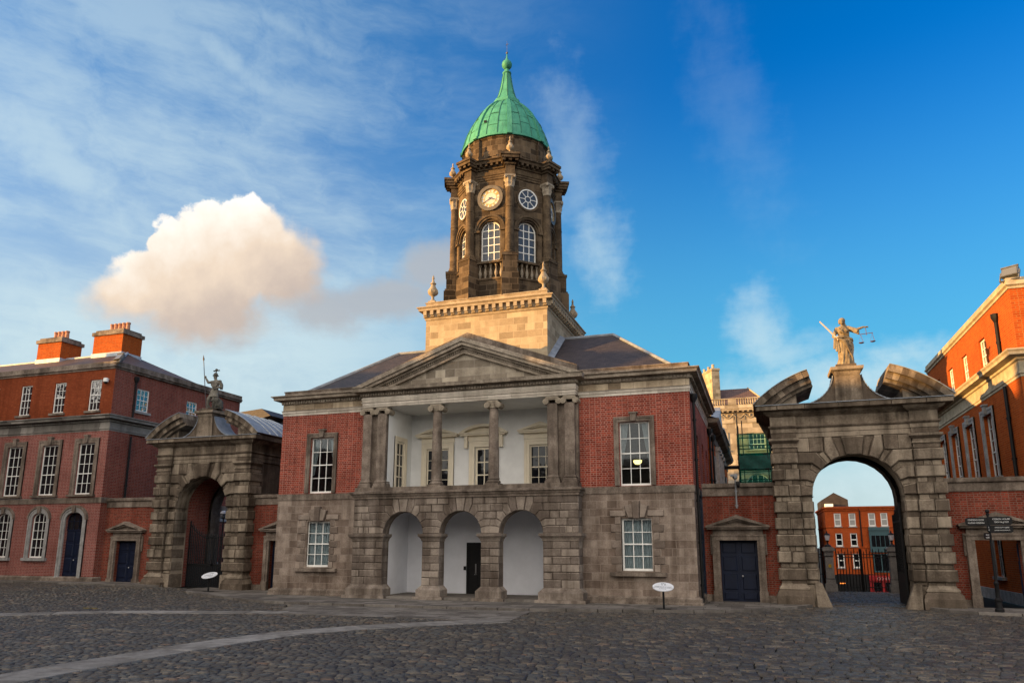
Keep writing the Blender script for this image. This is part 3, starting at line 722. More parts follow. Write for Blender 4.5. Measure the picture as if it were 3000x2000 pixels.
# ---- recesses behind arcade and balcony
rc = MB()
B = 2.5
rc.add([(-4.45, -.15, .2), (-4.45, B, .2), (-4.45, B, 5.1), (-4.45, -.15, 5.1)], [(0, 1, 2, 3)]); rc.add([(4.45, -.15, .2), (4.45, B, .2), (4.45, B, 5.1), (4.45, -.15, 5.1)], [(0, 1, 2, 3)])
rc.add([(-4.45, B, .2), (4.45, B, .2), (4.45, B, 5.1), (-4.45, B, 5.1)], [(0, 1, 2, 3)]); rc.add([(-6, -.15, 5.1), (6, -.15, 5.1), (6, B, 5.1), (-6, B, 5.1)], [(0, 1, 2, 3)])
# inner faces of the piers towards the passage
rc.build('arcade_lining', M_WALLW, G)
fl = MB(); fl.box(-4.5, 4.5, -PD+.1, B, 0, .205); fl.build('arcade_floor', M_PAVE, G)
up = MB()
wall(up, front(B), -4.45, 4.45, 5.4, 10.0, [(-3.45-.05, -2.02, 5.6, 8.0), (-.55, .55, 5.6, 8.0), (2.6, 4.0, 5.6, 8.0)], .12)
wall(up, east(-4.41), -.3, B, 5.4, 10.0, [(.62, 1.62, 5.6, 8.3)], .12); wall(up, west(4.41), -.3, B, 5.4, 10.0)
up.add([(-6, -.5, 9.96), (6, -.5, 9.96), (6, B, 9.96), (-6, B, 9.96)], [(0, 1, 2, 3)])
up.build('balcony_lining', M_LOGGIA, G)
PB = front(B)
for c, hw, seg, cols in ((-2.76, .7, False, 3), (0, .5, True, 2), (3.3, .7, False, 3)):
    if seg: w_ = window(G, PB, c-.52, c+.52, 5.62, 7.98, 2, 3, -.1, .12, .06, frame=M_CREAM, meet=False, name='balcony_door')
    else: w_ = window(G, PB, c-.68, c+.68, 5.62, 7.98, 4 if 0 else 3, 4, -.1, .08, .03, frame=M_CREAM)
    so = surround(w_, PB, c-.68 if not seg else c-.56, c+.68 if not seg else c+.56, 5.62, 8.0, .3, .1, M_CREAM, False, 0)
    pm = MB(); pediment(pm, PB, c, 1.28 if not seg else 1.38, 8.62, .42 if not seg else .46, .38, .15, seg)
    pm.pbox(PB, c-1.0, c+1.0, 8.32, 8.62, 0, .07)
    if seg:
        for s_ in (-1, 1): pm.pbox(PB, c+s_*1.02-.09, c+s_*1.02+.09, 7.95, 8.64, 0, .22)
    pm.build('pediment', M_CREAM, so)
PS = east(-4.41)
w_ = window(G, PS, .66, 1.58, 5.62, 8.26, 2, 4, -.06, .1, .05, frame=M_CREAM, meet=False, name='balcony_door')
surround(w_, PS, .66, 1.58, 5.62, 8.28, .24, .08, M_CREAM, False, 0)
# ground-floor door in the middle arch
dr = MB(); dr.pbox(front(B), -.88, .32, .2, 2.72, .0, .05); dr.pbox(front(B), -.92, .36, 2.62, 2.86, .0, .09); dr.pbox(front(B), -.92, -.8, .2, 2.62, 0, .09); dr.pbox(front(B), .24, .36, .2, 2.62, 0, .09)
dr.pbox(front(B), -.7, -.3, .45, 1.2, .05, .07); dr.pbox(front(B), -.2, .16, .45, 1.2, .05, .07)
d_ = dr.build('door', M_BLACK, G, label='dark panelled door in the middle arch')
h_ = MB(); h_.pbox(front(B), -.42, -.36, 1.25, 1.75, .05, .075); h_.tube((-.46, B-.09, 1.2), (-.34, B-.09, 1.2), .02); h_.build('handle', M_STEEL, d_)
h_ = MB(); h_.pbox(front(B), -1.1, -.97, 1.42, 1.62, 0, .05); h_.build('entry_panel', M_BLACK, G)
# ---- columns and pilasters of the balcony
def ionic(mb, x, y, z, r, sq=False):
    """capital between z and z+.4: volutes to the front, echinus, abacus"""
    if not sq: mb.lathe(x, y, [(r*.9, z-.02), (r*1.0, z), (r*1.0, z+.03), (r*.9, z+.05), (r*1.15, z+.2), (r*1.15, z+.24)], 16)
    mb.box(x-r*1.28, x+r*1.28, y-r*1.2, y+r*1.2, z+.27, z+.36); mb.box(x-r*1.1, x+r*1.1, y-r*1.1, y+r*1.1, z+.2, z+.28)
    for s_ in (-1, 1):
        cx = x+s_*r*1.3
        mb.tube((cx, y-r*1.22, z+.13), (cx, y+r*1.22, z+.13), .15, 16)
        mb.tube((cx, y-r*1.27, z+.13), (cx, y-r*1.2, z+.13), .105, 14); mb.tube((cx, y-r*1.34, z+.13), (cx, y-r*1.2, z+.13), .05, 10)
for x in (-1.57, 1.57):
    y = -.27; mb = MB()
    mb.box(x-.36, x+.36, y-.36, y+.36, 5.62, 5.75)
    prof = [(.33, 5.75), (.36, 5.79), (.36, 5.84), (.32, 5.88), (.29, 5.9), (.29, 5.93), (.31, 5.95), (.31, 5.99), (.275, 6.03)]+[(.268-.045*(q/10)**1.6, 6.03+3.5*q/10) for q in range(11)]
    mb.lathe(x, y, prof, 20); cl = mb.build('column', M_GRANITE, G)
    mb = MB(); ionic(mb, x, y, 9.57, .235); mb.build('capital', M_CAPST, cl)
for a, b in ((-5.83, -5.33), (-4.97, -4.45), (4.45, 4.97), (5.33, 5.83)):
    c = (a+b)/2; h = (b-a)/2; mb = MB()
    mb.box(a, b, -.5, .1, 5.62, 9.6)
    mb.sweep([(a, .0), (a, -.5), (b, -.5), (b, .0)], [(0, 6.06), (.02, 6.02), (.06, 5.98), (.06, 5.93), (.03, 5.91), (.09, 5.86), (.09, 5.78), (.12, 5.76), (.12, 5.62)])
    cl = mb.build('pilaster', M_GRANITE, G)
    mb = MB(); ionic(mb, c, -.26, 9.57, h*.97, True); mb.build('capital', M_CAPST, cl)
for s_ in (-1, 1):
    mb = MB(); mb.box(*sorted((s_*5.35, s_*4.9)), -.3, .1, 5.62, 9.97); mb.box(*sorted((s_*5.95, s_*5.8)), -.25, .1, 5.6, 9.97); mb.build('pilaster_backing', M_GRANITE, G)
# ---- portico entablature and pediment
mb = MB()
EP = [(-5.88, 0), (-5.88, -.5), (5.88, -.5), (5.88, 0)]
mb.sweep(EP, [(-.45, 9.97), (.0, 9.97), (.0, 10.08), (.03, 10.09), (.03, 10.2), (.08, 10.24), (.08, 10.27), (-.3, 10.28)])
mb.build('portico_architrave', M_LIME, G)
mb = MB(); mb.sweep(EP, [(-.3, 10.275), (.02, 10.28), (.07, 10.36), (.08, 10.44), (.02, 10.53), (-.3, 10.535)]); mb.build('portico_frieze', M_LIME, G)
mb = MB(); mb.sweep(EP, [(-.3, 10.53), (.12, 10.56), (.12, 10.72), (.24, 10.75), (.46, 10.77), (.48, 10.9), (.5, 10.95), (-.4, 11.0)]); mb.build('portico_cornice', M_MOULD, G)
mb = MB(); dentils(mb, front(-.5), -6., 6., 10.58, 10.71, .11, .19, .15, .085)
SL = (13.3-10.98)/6.36
n = 44
for sg in (-1, 1):
    for i in range(n):
        u = .25+(5.5-.25)*i/n; z = 10.98+SL*(6.36-u)-.62
        if z > 11.05: mb.prism(front(-.5), [(sg*(u-.035), z+.035*SL), (sg*(u+.035), z-.035*SL), (sg*(u+.035), z+.12-.035*SL), (sg*(u-.035), z+.12+.035*SL)], -.05, .17)
mb.build('dentils', M_MOULD, G)
mb = MB(); mb.prism(front(-.42), [(-5.8, 10.96), (5.8, 10.96), (0, 10.96+SL*5.8)], -.4, 0); mb.build('tympanum', M_TYMP, G)
Pp = front(-.5)
zl = lambda u, o: 10.98+SL*(6.36-abs(u))+o
for sg in (-1, 1):
    mb = MB()
    def band(o0, o1, d, ue):
        f = lambda o: max(.0, 6.36-( .0 if o is None else 0))
        pts = [(0, zl(0, o0)), (0, zl(0, o1))]
        for o in (o1, o0):
            ux = min(6.36, 6.36+(o+.0)/SL); pts.append((sg*ux, max(10.955, zl(ux, o))))
        mb.prism(Pp, pts, -.5, d)
    band(-.22, 0, .52, 0); band(-.40, -.20, .44, 0); band(-.52, -.38, .26, 0); band(-.78, -.5, .1, 0)
    mb.build('raking_cornice', M_MOULD, G)
for sg in (-1, 1):
    mb = MB(); mb.prism(front(-.05), [(0, zl(0, -.05)), (0, zl(0, .46)), (sg*5.92, zl(5.92, .42)), (sg*5.92, zl(5.92, -.05))], -.4, .15); mb.build('pediment_blocking_course', M_GRANITE, G)
# ---- roof
mb = MB()
E = [(-11.0, .3, 10.95), (11.0, .3, 10.95), (11.0, 10.2, 10.95), (-11.0, 10.2, 10.95)]; Rr = [(-6.8, 5.2, 14.5), (6.8, 5.2, 14.5)]
mb.add(E+Rr, [(0, 1, 5, 4), (1, 2, 5), (2, 3, 4, 5), (3, 0, 4)])
mb.add([(-5.9, .0, 11.3), (0, .0, 13.6), (0, 4.6, 13.6), (-5.9, 1.4, 11.35)], [(0, 1, 2, 3)]); mb.add([(5.9, .0, 11.3), (0, .0, 13.6), (0, 4.6, 13.6), (5.9, 1.4, 11.35)], [(0, 1, 2, 3)])
rf = mb.build('roof', M_SLATE, G)
mb = MB()
mb.tube((-6.8, 5.2, 14.5), (6.8, 5.2, 14.5), .1, 6)
for sg in (-1, 1):
    mb.tube((sg*6.8, 5.2, 14.5), (sg*11, .3, 10.97), .1, 6)
    mb.add([(sg*3.66, 2.2, 12.4), (sg*3.66, 5.2, 14.5), (sg*3.66, 5.2, 14.75), (sg*3.66, 2.2, 12.65), (sg*4.0, 2.2, 12.45), (sg*4.0, 5.2, 14.56)], [(0, 1, 2, 3), (4, 5, 2, 3), (0, 4, 3)])
mb.build('lead_flashing', M_LEAD, rf)
pipe(G, W+.14, .45, .1, 9.5); pipe(G, -5.98, -.08, 5.5, 10.4, False, .04, collars=False); pipe(G, W+.14, 11.6, .1, 9.5)

# lamp hanging in the right-hand window
tl = thing('pendant_lamp', 'lit cream glass bowl lamp hanging behind the upper right gatehouse window', 'lamp', (8.62, .9, 6.75))
mb = MB(); mb.lathe(8.62, .9, [(.02, 6.58), (.12, 6.6), (.19, 6.68), (.21, 6.78)], 16); mb.build('lamp_bowl', M_LAMP, tl)
mb = MB(); mb.tube((8.62, .9, 6.8), (8.62, .9, 8.9), .012, 6); mb.lathe(8.62, .9, [(.22, 6.78), (.06, 6.84), (.03, 6.95)], 12); mb.build('hanging_rod', M_BRONZE, tl)

# ------------------------------------------------------------------ clock tower
TX, TY = 0., 6.1
T = thing('clock_tower', 'dark stone octagonal clock tower with a green copper dome, rising from the gatehouse roof', 'tower', (TX, TY, 11.5))
h = 3.67
mb = MB()
for P_, o in ((front(TY-h), 0), (FR(0, TY+h, 1, 0, 0, 1), 0)): wall(mb, P_, TX-h, TX+h, 11.5, 15.62)
for P_ in (east(TX+h), west(TX-h)): wall(mb, P_, TY-h, TY+h, 11.5, 15.62)
tb = mb.build('tower_base', M_BASE, T)
sq = [(TX-h, TY-h), (TX+h, TY-h), (TX+h, TY+h), (TX-h, TY+h)]
mb = MB()
mb.sweep(sq, [(0, 15.5), (.06, 15.56), (.06, 15.66), (.12, 15.68), (.12, 16.02), (.34, 16.04), (.36, 16.16), (.44, 16.22), (.44, 16.27), (-.1, 16.3), (.02, 16.3), (.02, 16.56), (.06, 16.57), (.06, 16.63), (-.5, 16.64)], True)
mb.add([(TX-h, TY-h, 16.6), (TX+h, TY-h, 16.6), (TX+h, TY+h, 16.6), (TX-h, TY+h, 16.6)], [(0, 1, 2, 3)])
mb.build('base_cornice', M_URN, tb)
for P_, c in ((front(TY-h), TX), (east(TX+h), TY)):
    first = None
    for i in range(18):
        u = c-h+.06+(2*h-.12)*i/17
        if first is None:
            mb = MB(); mb.prism(P_, [(u-.1, 15.78), (u+.1, 15.78), (u+.1, 16.03), (u-.1, 16.03)], .1, .33); mb.pbox(P_, u-.1, u+.1, 15.70, 15.8, .1, .22)
            first = mb.build('modillion', M_URN, tb); p0 = Vector(P_(u, 0, 0))
        else: copy_part(first, tb, Vector(P_(u, 0, 0))-p0)
def urn(mb, x, y, z, s=1.):
    mb.box(x-.22*s, x+.22*s, y-.22*s, y+.22*s, z, z+.16*s)
    pr = [(.2, .16), (.17, .22), (.09, .3), (.075, .42), (.1, .5), (.24, .6), (.31, .72), (.31, .8), (.27, .9), (.2, 1.0), (.14, 1.12), (.12, 1.22), (.18, 1.25), (.18, 1.29), (.12, 1.33), (.07, 1.45), (.05, 1.55), (.075, 1.6), (.06, 1.68), (.01, 1.82)]
    mb.lathe(x, y, [(r*s, z+q*s) for r, q in pr], 16, mod=lambda a, zz: 1+(.06*math.cos(8*a) if .55*s < zz-z < .85*s else 0))
for sx in (-1, 1):
    for sy in (-1, 1):
        mb = MB(); urn(mb, TX+sx*3.4, TY+sy*3.4, 16.6); mb.build('urn', M_URN, T)
AP, R8 = 2.91, 3.15
faces = [(-90+45*i) for i in range(8)]
def facet(deg, ap=AP):
    nx, ny = math.cos(R_(deg)), math.sin(R_(deg)); return FR(TX+ap*nx, TY+ap*ny, -ny, nx, nx, ny)
hwf = AP*math.tan(R_(22.5))
dm = MB()
for d_ in faces: wall(dm, facet(d_), -hwf, hwf, 16.6, 24.25, [(-.61, .61, 19.1, 21.6, .61), (-.8, .8, 18.02, 18.92)], .28)
drum = dm.build('drum', M_SOOT, T)
mo = MB(); bb = MB()
for d_ in faces:
    P_ = facet(d_)
    mo.pbox(P_, -.85, .85, 18.92, 19.06, -.05, .1); mo.pbox(P_, -.85, .85, 17.9, 18.02, -.02, .06); mo.pbox(P_, -.82, .82, 17.98, 18.95, -.30, -.27)
    o_, i_ = arcpts(0, 20.99, .96, .96, 18), arcpts(0, 20.99, .72, .72, 18); o2 = arcpts(0, 20.99, .84, .84, 18)
    for k in range(18): mo.prism(P_, [o_[k], o_[k+1], i_[k+1], i_[k]], -.02, .09); mo.prism(P_, [o_[k], o_[k+1], o2[k+1], o2[k]], .05, .15)
    for s_ in (-1, 1):
        mo.pbox(P_, min(s_*.63, s_*.98), max(s_*.63, s_*.98), 20.88, 21.0, -.02, .16); mo.pbox(P_, min(s_*.66, s_*.92), max(s_*.66, s_*.92), 19.1, 20.88, -.02, .06)
mo.build('mouldings', M_SOOTM, drum)
for d_ in faces:
    P_ = facet(d_); bb = MB()
    first = None
    for i in range(5):
        c = P_(-.66+.33*i, 0, -.13)
        if first is None:
            bb = MB(); bb.lathe(c[0], c[1], [(.085, 18.02), (.085, 18.08), (.05, 18.12), (.075, 18.2), (.105, 18.32), (.09, 18.42), (.045, 18.62), (.04, 18.72), (.065, 18.76), (.05, 18.8), (.085, 18.84), (.085, 18.93)], 10)
            first = bb.build('baluster', M_CAPST, drum); p0 = Vector(c)
        else: copy_part(first, drum, Vector(c)-p0)
    window(T, P_, -.61, .61, 19.1, 21.6, 3, 5, -.24, .07, .045, rise=.61, meet=False, pane=M_GLASST)
    rg = MB(); o_ = arcpts(0, 20.99, .22, .22, 8); i_ = arcpts(0, 20.99, .16, .16, 8)
zc = 23.03
for i, d_ in enumerate(faces):
    P_ = facet(d_)
    ring = lambda mb, r0, r1, d0, d1, n=32: [mb.prism(P_, [(r0*math.cos(2*math.pi*k/n), zc+r0*math.sin(2*math.pi*k/n)), (r1*math.cos(2*math.pi*k/n), zc+r1*math.sin(2*math.pi*k/n)), (r1*math.cos(2*math.pi*(k+1)/n), zc+r1*math.sin(2*math.pi*(k+1)/n)), (r0*math.cos(2*math.pi*(k+1)/n), zc+r0*math.sin(2*math.pi*(k+1)/n))], d0, d1) for k in range(n)]
    disc = lambda mb, r, d0, d1, n=32: mb.prism(P_, [(r*math.cos(2*math.pi*k/n), zc+r*math.sin(2*math.pi*k/n)) for k in range(n)], d0, d1)
    if i % 2 == 0:
        mb = MB(); ring(mb, .6, .81, -.02, .12); ck = mb.build('clock', M_BRONZE, T, label='white clock face with gilded numerals at twenty to four')
        mb = MB(); disc(mb, .62, -.01, .03); mb.build('clock_dial', M_DIAL, ck)
        mb = MB(); ring(mb, .37, .395, .03, .045, 28); ring(mb, .575, .6, .03, .045)
        for k in range(12):
            a = R_(90-30*k); w = (.03, .018, .04, .022, .036, .03, .045, .05, .06, .034, .026, .04)[k]
            c_, s_ = math.cos(a), math.sin(a)
            for o in ((-.03, .03) if k in (1, 5, 7, 10) else ((-.05, 0, .05) if k in (2, 6, 8, 11) else (0,))):
                bx = [(c_*rr-s_*oo, zc+s_*rr+c_*oo) for rr, oo in ((.41, o-.014), (.56, o*1.15-.017), (.56, o*1.15+.017), (.41, o+.014))]
                mb.prism(P_, bx, .03, .05)
        mb.build('numerals', M_GOLD, ck)
        mb = MB()
        for ang, L, w in ((-20, .42, .03), (210, .55, .02)):
            a = R_(ang); c_, s_ = math.cos(a), math.sin(a)
            mb.prism(P_, [(c_*rr-s_*oo, zc+s_*rr+c_*oo) for rr, oo in ((-.1, -w), (L, -w*.5), (L, w*.5), (-.1, w))], .06, .075)
        mb.build('clock_hands', M_BLUEHAND, ck)
    else:
        mb = MB(); ring(mb, .57, .64, -.02, .06); ring(mb, .17, .205, .0, .04, 20)
        for k in range(8):
            a = R_(90-45*k); c_, s_ = math.cos(a), math.sin(a)
            mb.prism(P_, [(c_*rr-s_*oo, zc+s_*rr+c_*oo) for rr, oo in ((.2, -.018), (.58, -.018), (.58, .018), (.2, .018))], .0, .04)
        rw = mb.build('round_window', M_WHITE, T); mb = MB(); disc(mb, .6, -.01, .012); mb.build('pane', M_GLASST, rw)
        mb = MB(); ring(mb, .66, .78, -.02, .05); mb.build('window_surround', M_SOOTM, rw)
en = MB()
for i in range(8):
    a = -90+22.5+45*i; nx, ny = math.cos(R_(a)), math.sin(R_(a))
    cx, cy = TX+3.27*nx, TY+3.27*ny
    Q = FR(TX, TY, -ny, nx, nx, ny)
    pd = MB(); pd.pbox(Q, -.5, .5, 16.6, 17.95, 2.6, 3.86); pd.prism(Q, [(-.5, 17.95), (.5, 17.95), (.43, 18.1), (-.43, 18.1)], 2.6, 3.8); pd.pbox(Q, -.42, .42, 18.0, 19.08, 2.6, 3.72); pd.pbox(Q, -.47, .47, 19.06, 19.2, 2.6, 3.77); pd.build('column_pedestal', M_SOOT, T)
    mb = MB()
    mb.pbox(Q, -.36, .36, 19.2, 19.3, 2.8, 3.62)
    mb.lathe(cx, cy, [(.34, 19.3), (.36, 19.34), (.36, 19.39), (.31, 19.43), (.3, 19.47), (.32, 19.51), (.275, 19.56)]+[(.272-.035*(q/8)**1.5, 19.56+3.92*q/8) for q in range(9)], 18)
    for z in (20.5, 21.3, 22.2): mb.lathe(cx, cy, [(.268, z), (.275, z+.02), (.268, z+.04)], 18)
    col = mb.build('column', M_SOOTM, T)
    mb = MB()
    mb.lathe(cx, cy, [(.245, 23.44), (.27, 23.47), (.25, 23.5), (.26, 23.62), (.30, 23.74), (.27, 23.78), (.29, 23.92), (.36, 24.04), (.31, 24.06), (.36, 24.1)], 24, mod=lambda q, z: 1+.09*math.cos(8*q)*(1 if z > 23.55 else 0))
    for k in range(4):
        b = R_(a+45+90*k); v = Vector((math.cos(b), math.sin(b))); mb.ball((cx+v.x*.38, cy+v.y*.38, 24.06), .09, n=8, m=6)
    mb.pbox(Q, -.33, .33, 24.1, 24.2, 2.94, 3.6)
    mb.build('capital', M_CAPST, col)
    # entablature breaking forward over each column
    en.pbox(Q, -.3, .3, 24.2, 24.48, 2.7, 3.55); en.pbox(Q, -.28, .28, 24.48, 24.84, 2.7, 3.52); en.pbox(Q, -.36, .36, 24.84, 24.98, 2.7, 3.62)
    en.pbox(Q, -.52, .52, 25.12, 25.3, 2.7, 3.9); en.pbox(Q, -.58, .58, 25.3, 25.44, 2.7, 3.97)
    for u in (-.38, 0, .38): en.pbox(Q, u-.09, u+.09, 24.98, 25.13, 2.7, 3.83)
octp = lambda R: [(TX+R*math.cos(R_(-112.5+45*i)), TY+R*math.sin(R_(-112.5+45*i))) for i in range(8)]
en.sweep(octp(R8), [(0, 24.2), (.05, 24.22), (.05, 24.34), (.09, 24.35), (.09, 24.46), (.13, 24.48), (.04, 24.5), (.04, 24.84), (.12, 24.88), (.12, 24.97), (.16, 24.98), (.16, 25.14), (.36, 25.16), (.38, 25.3), (.46, 25.36), (.46, 25.4), (-.3, 25.5)], True)
for d_ in faces:
    P_ = facet(d_)
    for i in range(6): u = -.86+1.72*i/5; en.pbox(P_, u-.07, u+.07, 25.0, 25.15, .1, .36)
en.build('drum_cornice', M_SOOTM, drum)
for i in range(8):
    a = -90+22.5+45*i; nx, ny = math.cos(R_(a)), math.sin(R_(a))
    mb = MB(); urn(mb, TX+3.45*nx, TY+3.45*ny, 25.44, .72); mb.build('urn', M_URN, T)
mb = MB(); a0 = R_(22.5)
mb.lathe(TX, TY, [(2.95, 25.4), (2.95, 25.6), (2.78, 25.66), (2.70, 25.95), (2.70, 27.1), (2.76, 27.16), (2.76, 27.26)], 48)
for i in range(8):
    a = 22.5+45*i; Q = FR(TX, TY, -math.sin(R_(a)), math.cos(R_(a)), math.cos(R_(a)), math.sin(R_(a)))
    mb.pbox(Q, -.24, .24, 25.5, 27.2, 2.3, 2.84)
for d_ in faces: mb.pbox(facet(d_, 2.66), -.28, .28, 25.9, 26.0, -.05, .09)
mb.build('attic', M_SOOT, T)
dp = [(2.90, 27.24), (2.90, 27.36), (2.82, 27.42), (2.79, 27.6), (2.735, 27.85), (2.62, 28.28), (2.46, 28.72), (2.24, 29.2), (1.97, 29.68), (1.66, 30.1), (1.34, 30.46), (1.02, 30.75), (.9, 30.85)]
mb = MB(); mb.lathe(TX, TY, dp, 64)
neck = [(.98, 30.78), (1.03, 30.84), (1.0, 31.06), (.88, 31.12), (.72, 31.32), (.57, 31.7), (.45, 32.15), (.355, 32.65), (.285, 33.1), (.25, 33.3), (.30, 33.34), (.30, 33.42), (.18, 33.5), (.15, 33.66)]
mb.lathe(TX, TY, neck, 8, a0)
dome = mb.build('dome', M_COPPER, T)
mb = MB()
for i in range(8):                                  # broad ribs over the corners
    a = R_(22.5+45*i); c_, s_ = math.cos(a), math.sin(a); vs = []
    for r, z in dp:
        w = .085+.075*(r/2.9)
        vs += [(TX+c_*(r-.05)-s_*w, TY+s_*(r-.05)+c_*w, z), (TX+c_*(r+.09)-s_*w, TY+s_*(r+.09)+c_*w, z+.02), (TX+c_*(r+.09)+s_*w, TY+s_*(r+.09)-c_*w, z+.02), (TX+c_*(r-.05)+s_*w, TY+s_*(r-.05)-c_*w, z)]
    mb.add(vs, [(4*k+j, 4*k+j+1, 4*k+5+j, 4*k+4+j) for k in range(len(dp)-1) for j in range(3)]+[(0, 1, 2, 3)])
mb.build('dome_ribs', M_COPPER, dome)
mb = MB()
for i in range(8):
    a = R_(22.5+45*i); b = a+R_(45)
    for f in (.34, .66):
        q = a+(b-a)*f; mb.path([(TX+math.cos(q)*r, TY+math.sin(q)*r, z) for r, z in dp[2:]], .03, 5)
    for k, (r, z) in enumerate(((2.66, 28.15), (2.37, 28.93), (1.86, 29.84))):
        for j, (f0, f1) in enumerate(((0, .34), (.34, .66), (.66, 1))):
            zz, rr = z+(.16 if (i+j+k) % 2 else -.08), r-(.05 if (i+j+k) % 2 else -.02)
            pts = [(TX+math.cos(a+(b-a)*(f0+(f1-f0)*m/4))*rr, TY+math.sin(a+(b-a)*(f0+(f1-f0)*m/4))*rr, zz) for m in range(5)]; mb.path(pts, .017, 5)
    mb.path([(TX+r*math.cos(a), TY+r*math.sin(a), z) for r, z in neck[3:10]], .026, 5)
mb.build('dome_seams', M_SEAM, dome)
mb = MB(); mb.pbox(facet(-90, 2.51), -.6, -.42, 28.36, 28.5, .05, .1); mb.build('dome_vent', M_BLACK, dome)
mb = MB(); mb.ball((TX, TY, 34.02), .34, n=20, m=14); mb.lathe(TX, TY, [(.1, 34.3), (.1, 34.45), (.05, 34.55), (.03, 34.85)], 10); mb.build('finial_ball', M_COPPER, T)
mb = MB(); mb.ball((TX, TY, 34.92), .075); mb.tube((TX, TY, 34.4), (TX, TY, 35.8), .018, 6, .01); mb.tube((TX-.1, TY, 35.55), (TX+.1, TY, 35.55), .012, 5); mb.tube((TX-.07, TY, 35.48), (TX+.07, TY, 35.62), .01, 5); mb.path([(TX-.33, TY-.05, 33.9), (TX-.28, TY-.05, 34.3), (TX-.04, TY, 34.7)], .012, 5)
mb.build('finial_rod', M_BRONZE, T)
# ------------------------------------------------------------------ gate arches
def gate(cx, name, label, yb, roofed):
    g = thing(name, label, 'gate', (cx, 2.5, 0))
    Y = 2.5; PA = FR(cx, Y, 1, 0, 0, -1); r, zs = 1.95, 4.97
    rnd = random.Random(int(abs(cx)))
    # core with the passage opening
    mb = MB()
    wall(mb, FR(cx, Y+.06, 1, 0, 0, -1), -3.5, 3.5, 0, 9.0, [(-r, r, 0, zs+r, r)], 1.0)
    wall(mb, FR(cx, yb, 1, 0, 0, 1), -3.5, 3.5, 0, 9.0, [(-r, r, 0, zs+r, r)], .9)
    for s_ in (-1, 1): mb.add([(cx+s_*3.5, Y+.06, 0), (cx+s_*3.5, yb, 0), (cx+s_*3.5, yb, 9), (cx+s_*3.5, Y+.06, 9)], [(0, 1, 2, 3)])
    mb.build('stone_core', M_GATE, g)
    mb = MB()                                       # brick lining of the passage and its vault
    ar = arcpts(0, zs, 2.12, 2.12, 16)
    rim = [(2.12, 0)]+ar+[(-2.12, 0)]
    for p, q in zip(rim, rim[1:]): mb.add([PA(p[0], p[1], -1.0), PA(q[0], q[1], -1.0), PA(q[0], q[1], -(yb-Y-.9)), PA(p[0], p[1], -(yb-Y-.9))], [(0, 1, 2, 3)])
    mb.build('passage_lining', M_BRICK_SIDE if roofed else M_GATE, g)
    bl = MB(); proud = [(1.17+.765*k, 1.17+.765*k+.53) for k in range(8)]
    rec = [(1.0, 1.17)]+[(1.70+.765*k, 1.935+.765*k) for k in range(8)]
    j = lambda a=.02: rnd.uniform(-a, a)
    for s_ in (-1, 1):
        def span(u0, u1, z0, z1, d0, d1, ch, n):
            cut = [u0+(u1-u0)*(q/n) for q in range(n+1)]
            for q in range(1, n): cut[q] += j(.1)
            for a, b in zip(cut, cut[1:]): bl.rblock(PA, *sorted((s_*a, s_*b)), z0+j(.008), z1+j(.008), d0, d1+j(.012), ch)
        for z0, z1 in proud:
            span(2.45, 3.66, z0, z1, -.1, .26, .04, rnd.choice((1, 2, 2)))
            if z1 < zs: span(1.92, 2.45, z0, z1, -.1, .1, .04, 1)
            bl.rblock(FR(cx+s_*3.6, Y, 0, 1, s_, 0), -.2, .95, z0, z1, -.15, .07, .03)
            if z1 < zs+.6: bl.rblock(FR(cx+s_*(r+.02), Y, 0, 1, -s_, 0), -.06, .95, z0, min(z1, zs), 0, .07, .03)
        for z0, z1 in rec:
            span(2.5, 3.55, z0, z1, -.1, .14, .015, rnd.choice((2, 3)))
            if z1 < zs: span(1.98, 2.5, z0, z1, -.1, .0, .012, 1)
            bl.rblock(FR(cx+s_*3.52, Y, 0, 1, s_, 0), -.1, .9, z0, z1, -.1, .04, .01)
    # voussoirs
    def vou(t0, t1, pts_out, d, ch):
        rp = lambda q, rr=r-.03: (rr*math.cos(R_(q)), rr*math.sin(R_(q)))
        for s_ in (-1, 1):
            pts = [rp(t0)]+pts_out+[rp(t1-(t1-t0)*q/3) for q in range(3)]
            bl.block(PA, [(s_*x, zs+z) for x, z in pts], -.1, d+j(.012), ch)
    tn = lambda z, t: (z/math.tan(R_(t)), z)
    vou(1, 13, [(2.45, .03), (2.45, .555), tn(.555, 13)], .12, .04)
    vou(20, 33, [tn(.79, 20), (2.45, .79), (2.45, 1.32), tn(1.32, 33)], .12, .04)
    vou(40, 52, [tn(1.555, 40), (2.45, 1.555), (2.45, 2.08), tn(2.08, 52)], .12, .04)
    vou(59, 72, [tn(2.1, 59), (1.24, 2.78), tn(2.78, 72)], .13, .04)
    for a, b, o in ((13.5, 19.5, 2.3), (33.5, 39.5, 2.35), (52.5, 58.5, 2.5), (72.5, 79.5, 2.72)):
        vou(a, b, [(o*math.cos(R_(a)), o*math.sin(R_(a))), (o*math.cos(R_(b)), o*math.sin(R_(b)))], .0, .012)
    q0 = [(r*math.cos(R_(q)), r*math.sin(R_(q))) for q in (80, 90, 100)]
    bl.block(PA, [(q0[2][0], zs+q0[2][1]), (0, zs+r-.05), (q0[0][0], zs+q0[0][1]), (.5, zs+2.78), (-.5, zs+2.78)], -.1, .16, .04)
    # wall stones between arch and architrave
    for z0, z1 in ((6.5, 7.05), (7.08, 7.75)):
        for s_ in (-1, 1):
            for a, b in ((1.3, 1.9), (1.9, 2.45)):
                if z0 < 7: continue
                bl.rblock(PA, *sorted((s_*a, s_*b)), z0, z1, -.1, .05+j(.01), .012)
    bl.build('rusticated_blocks', M_GATE, g)
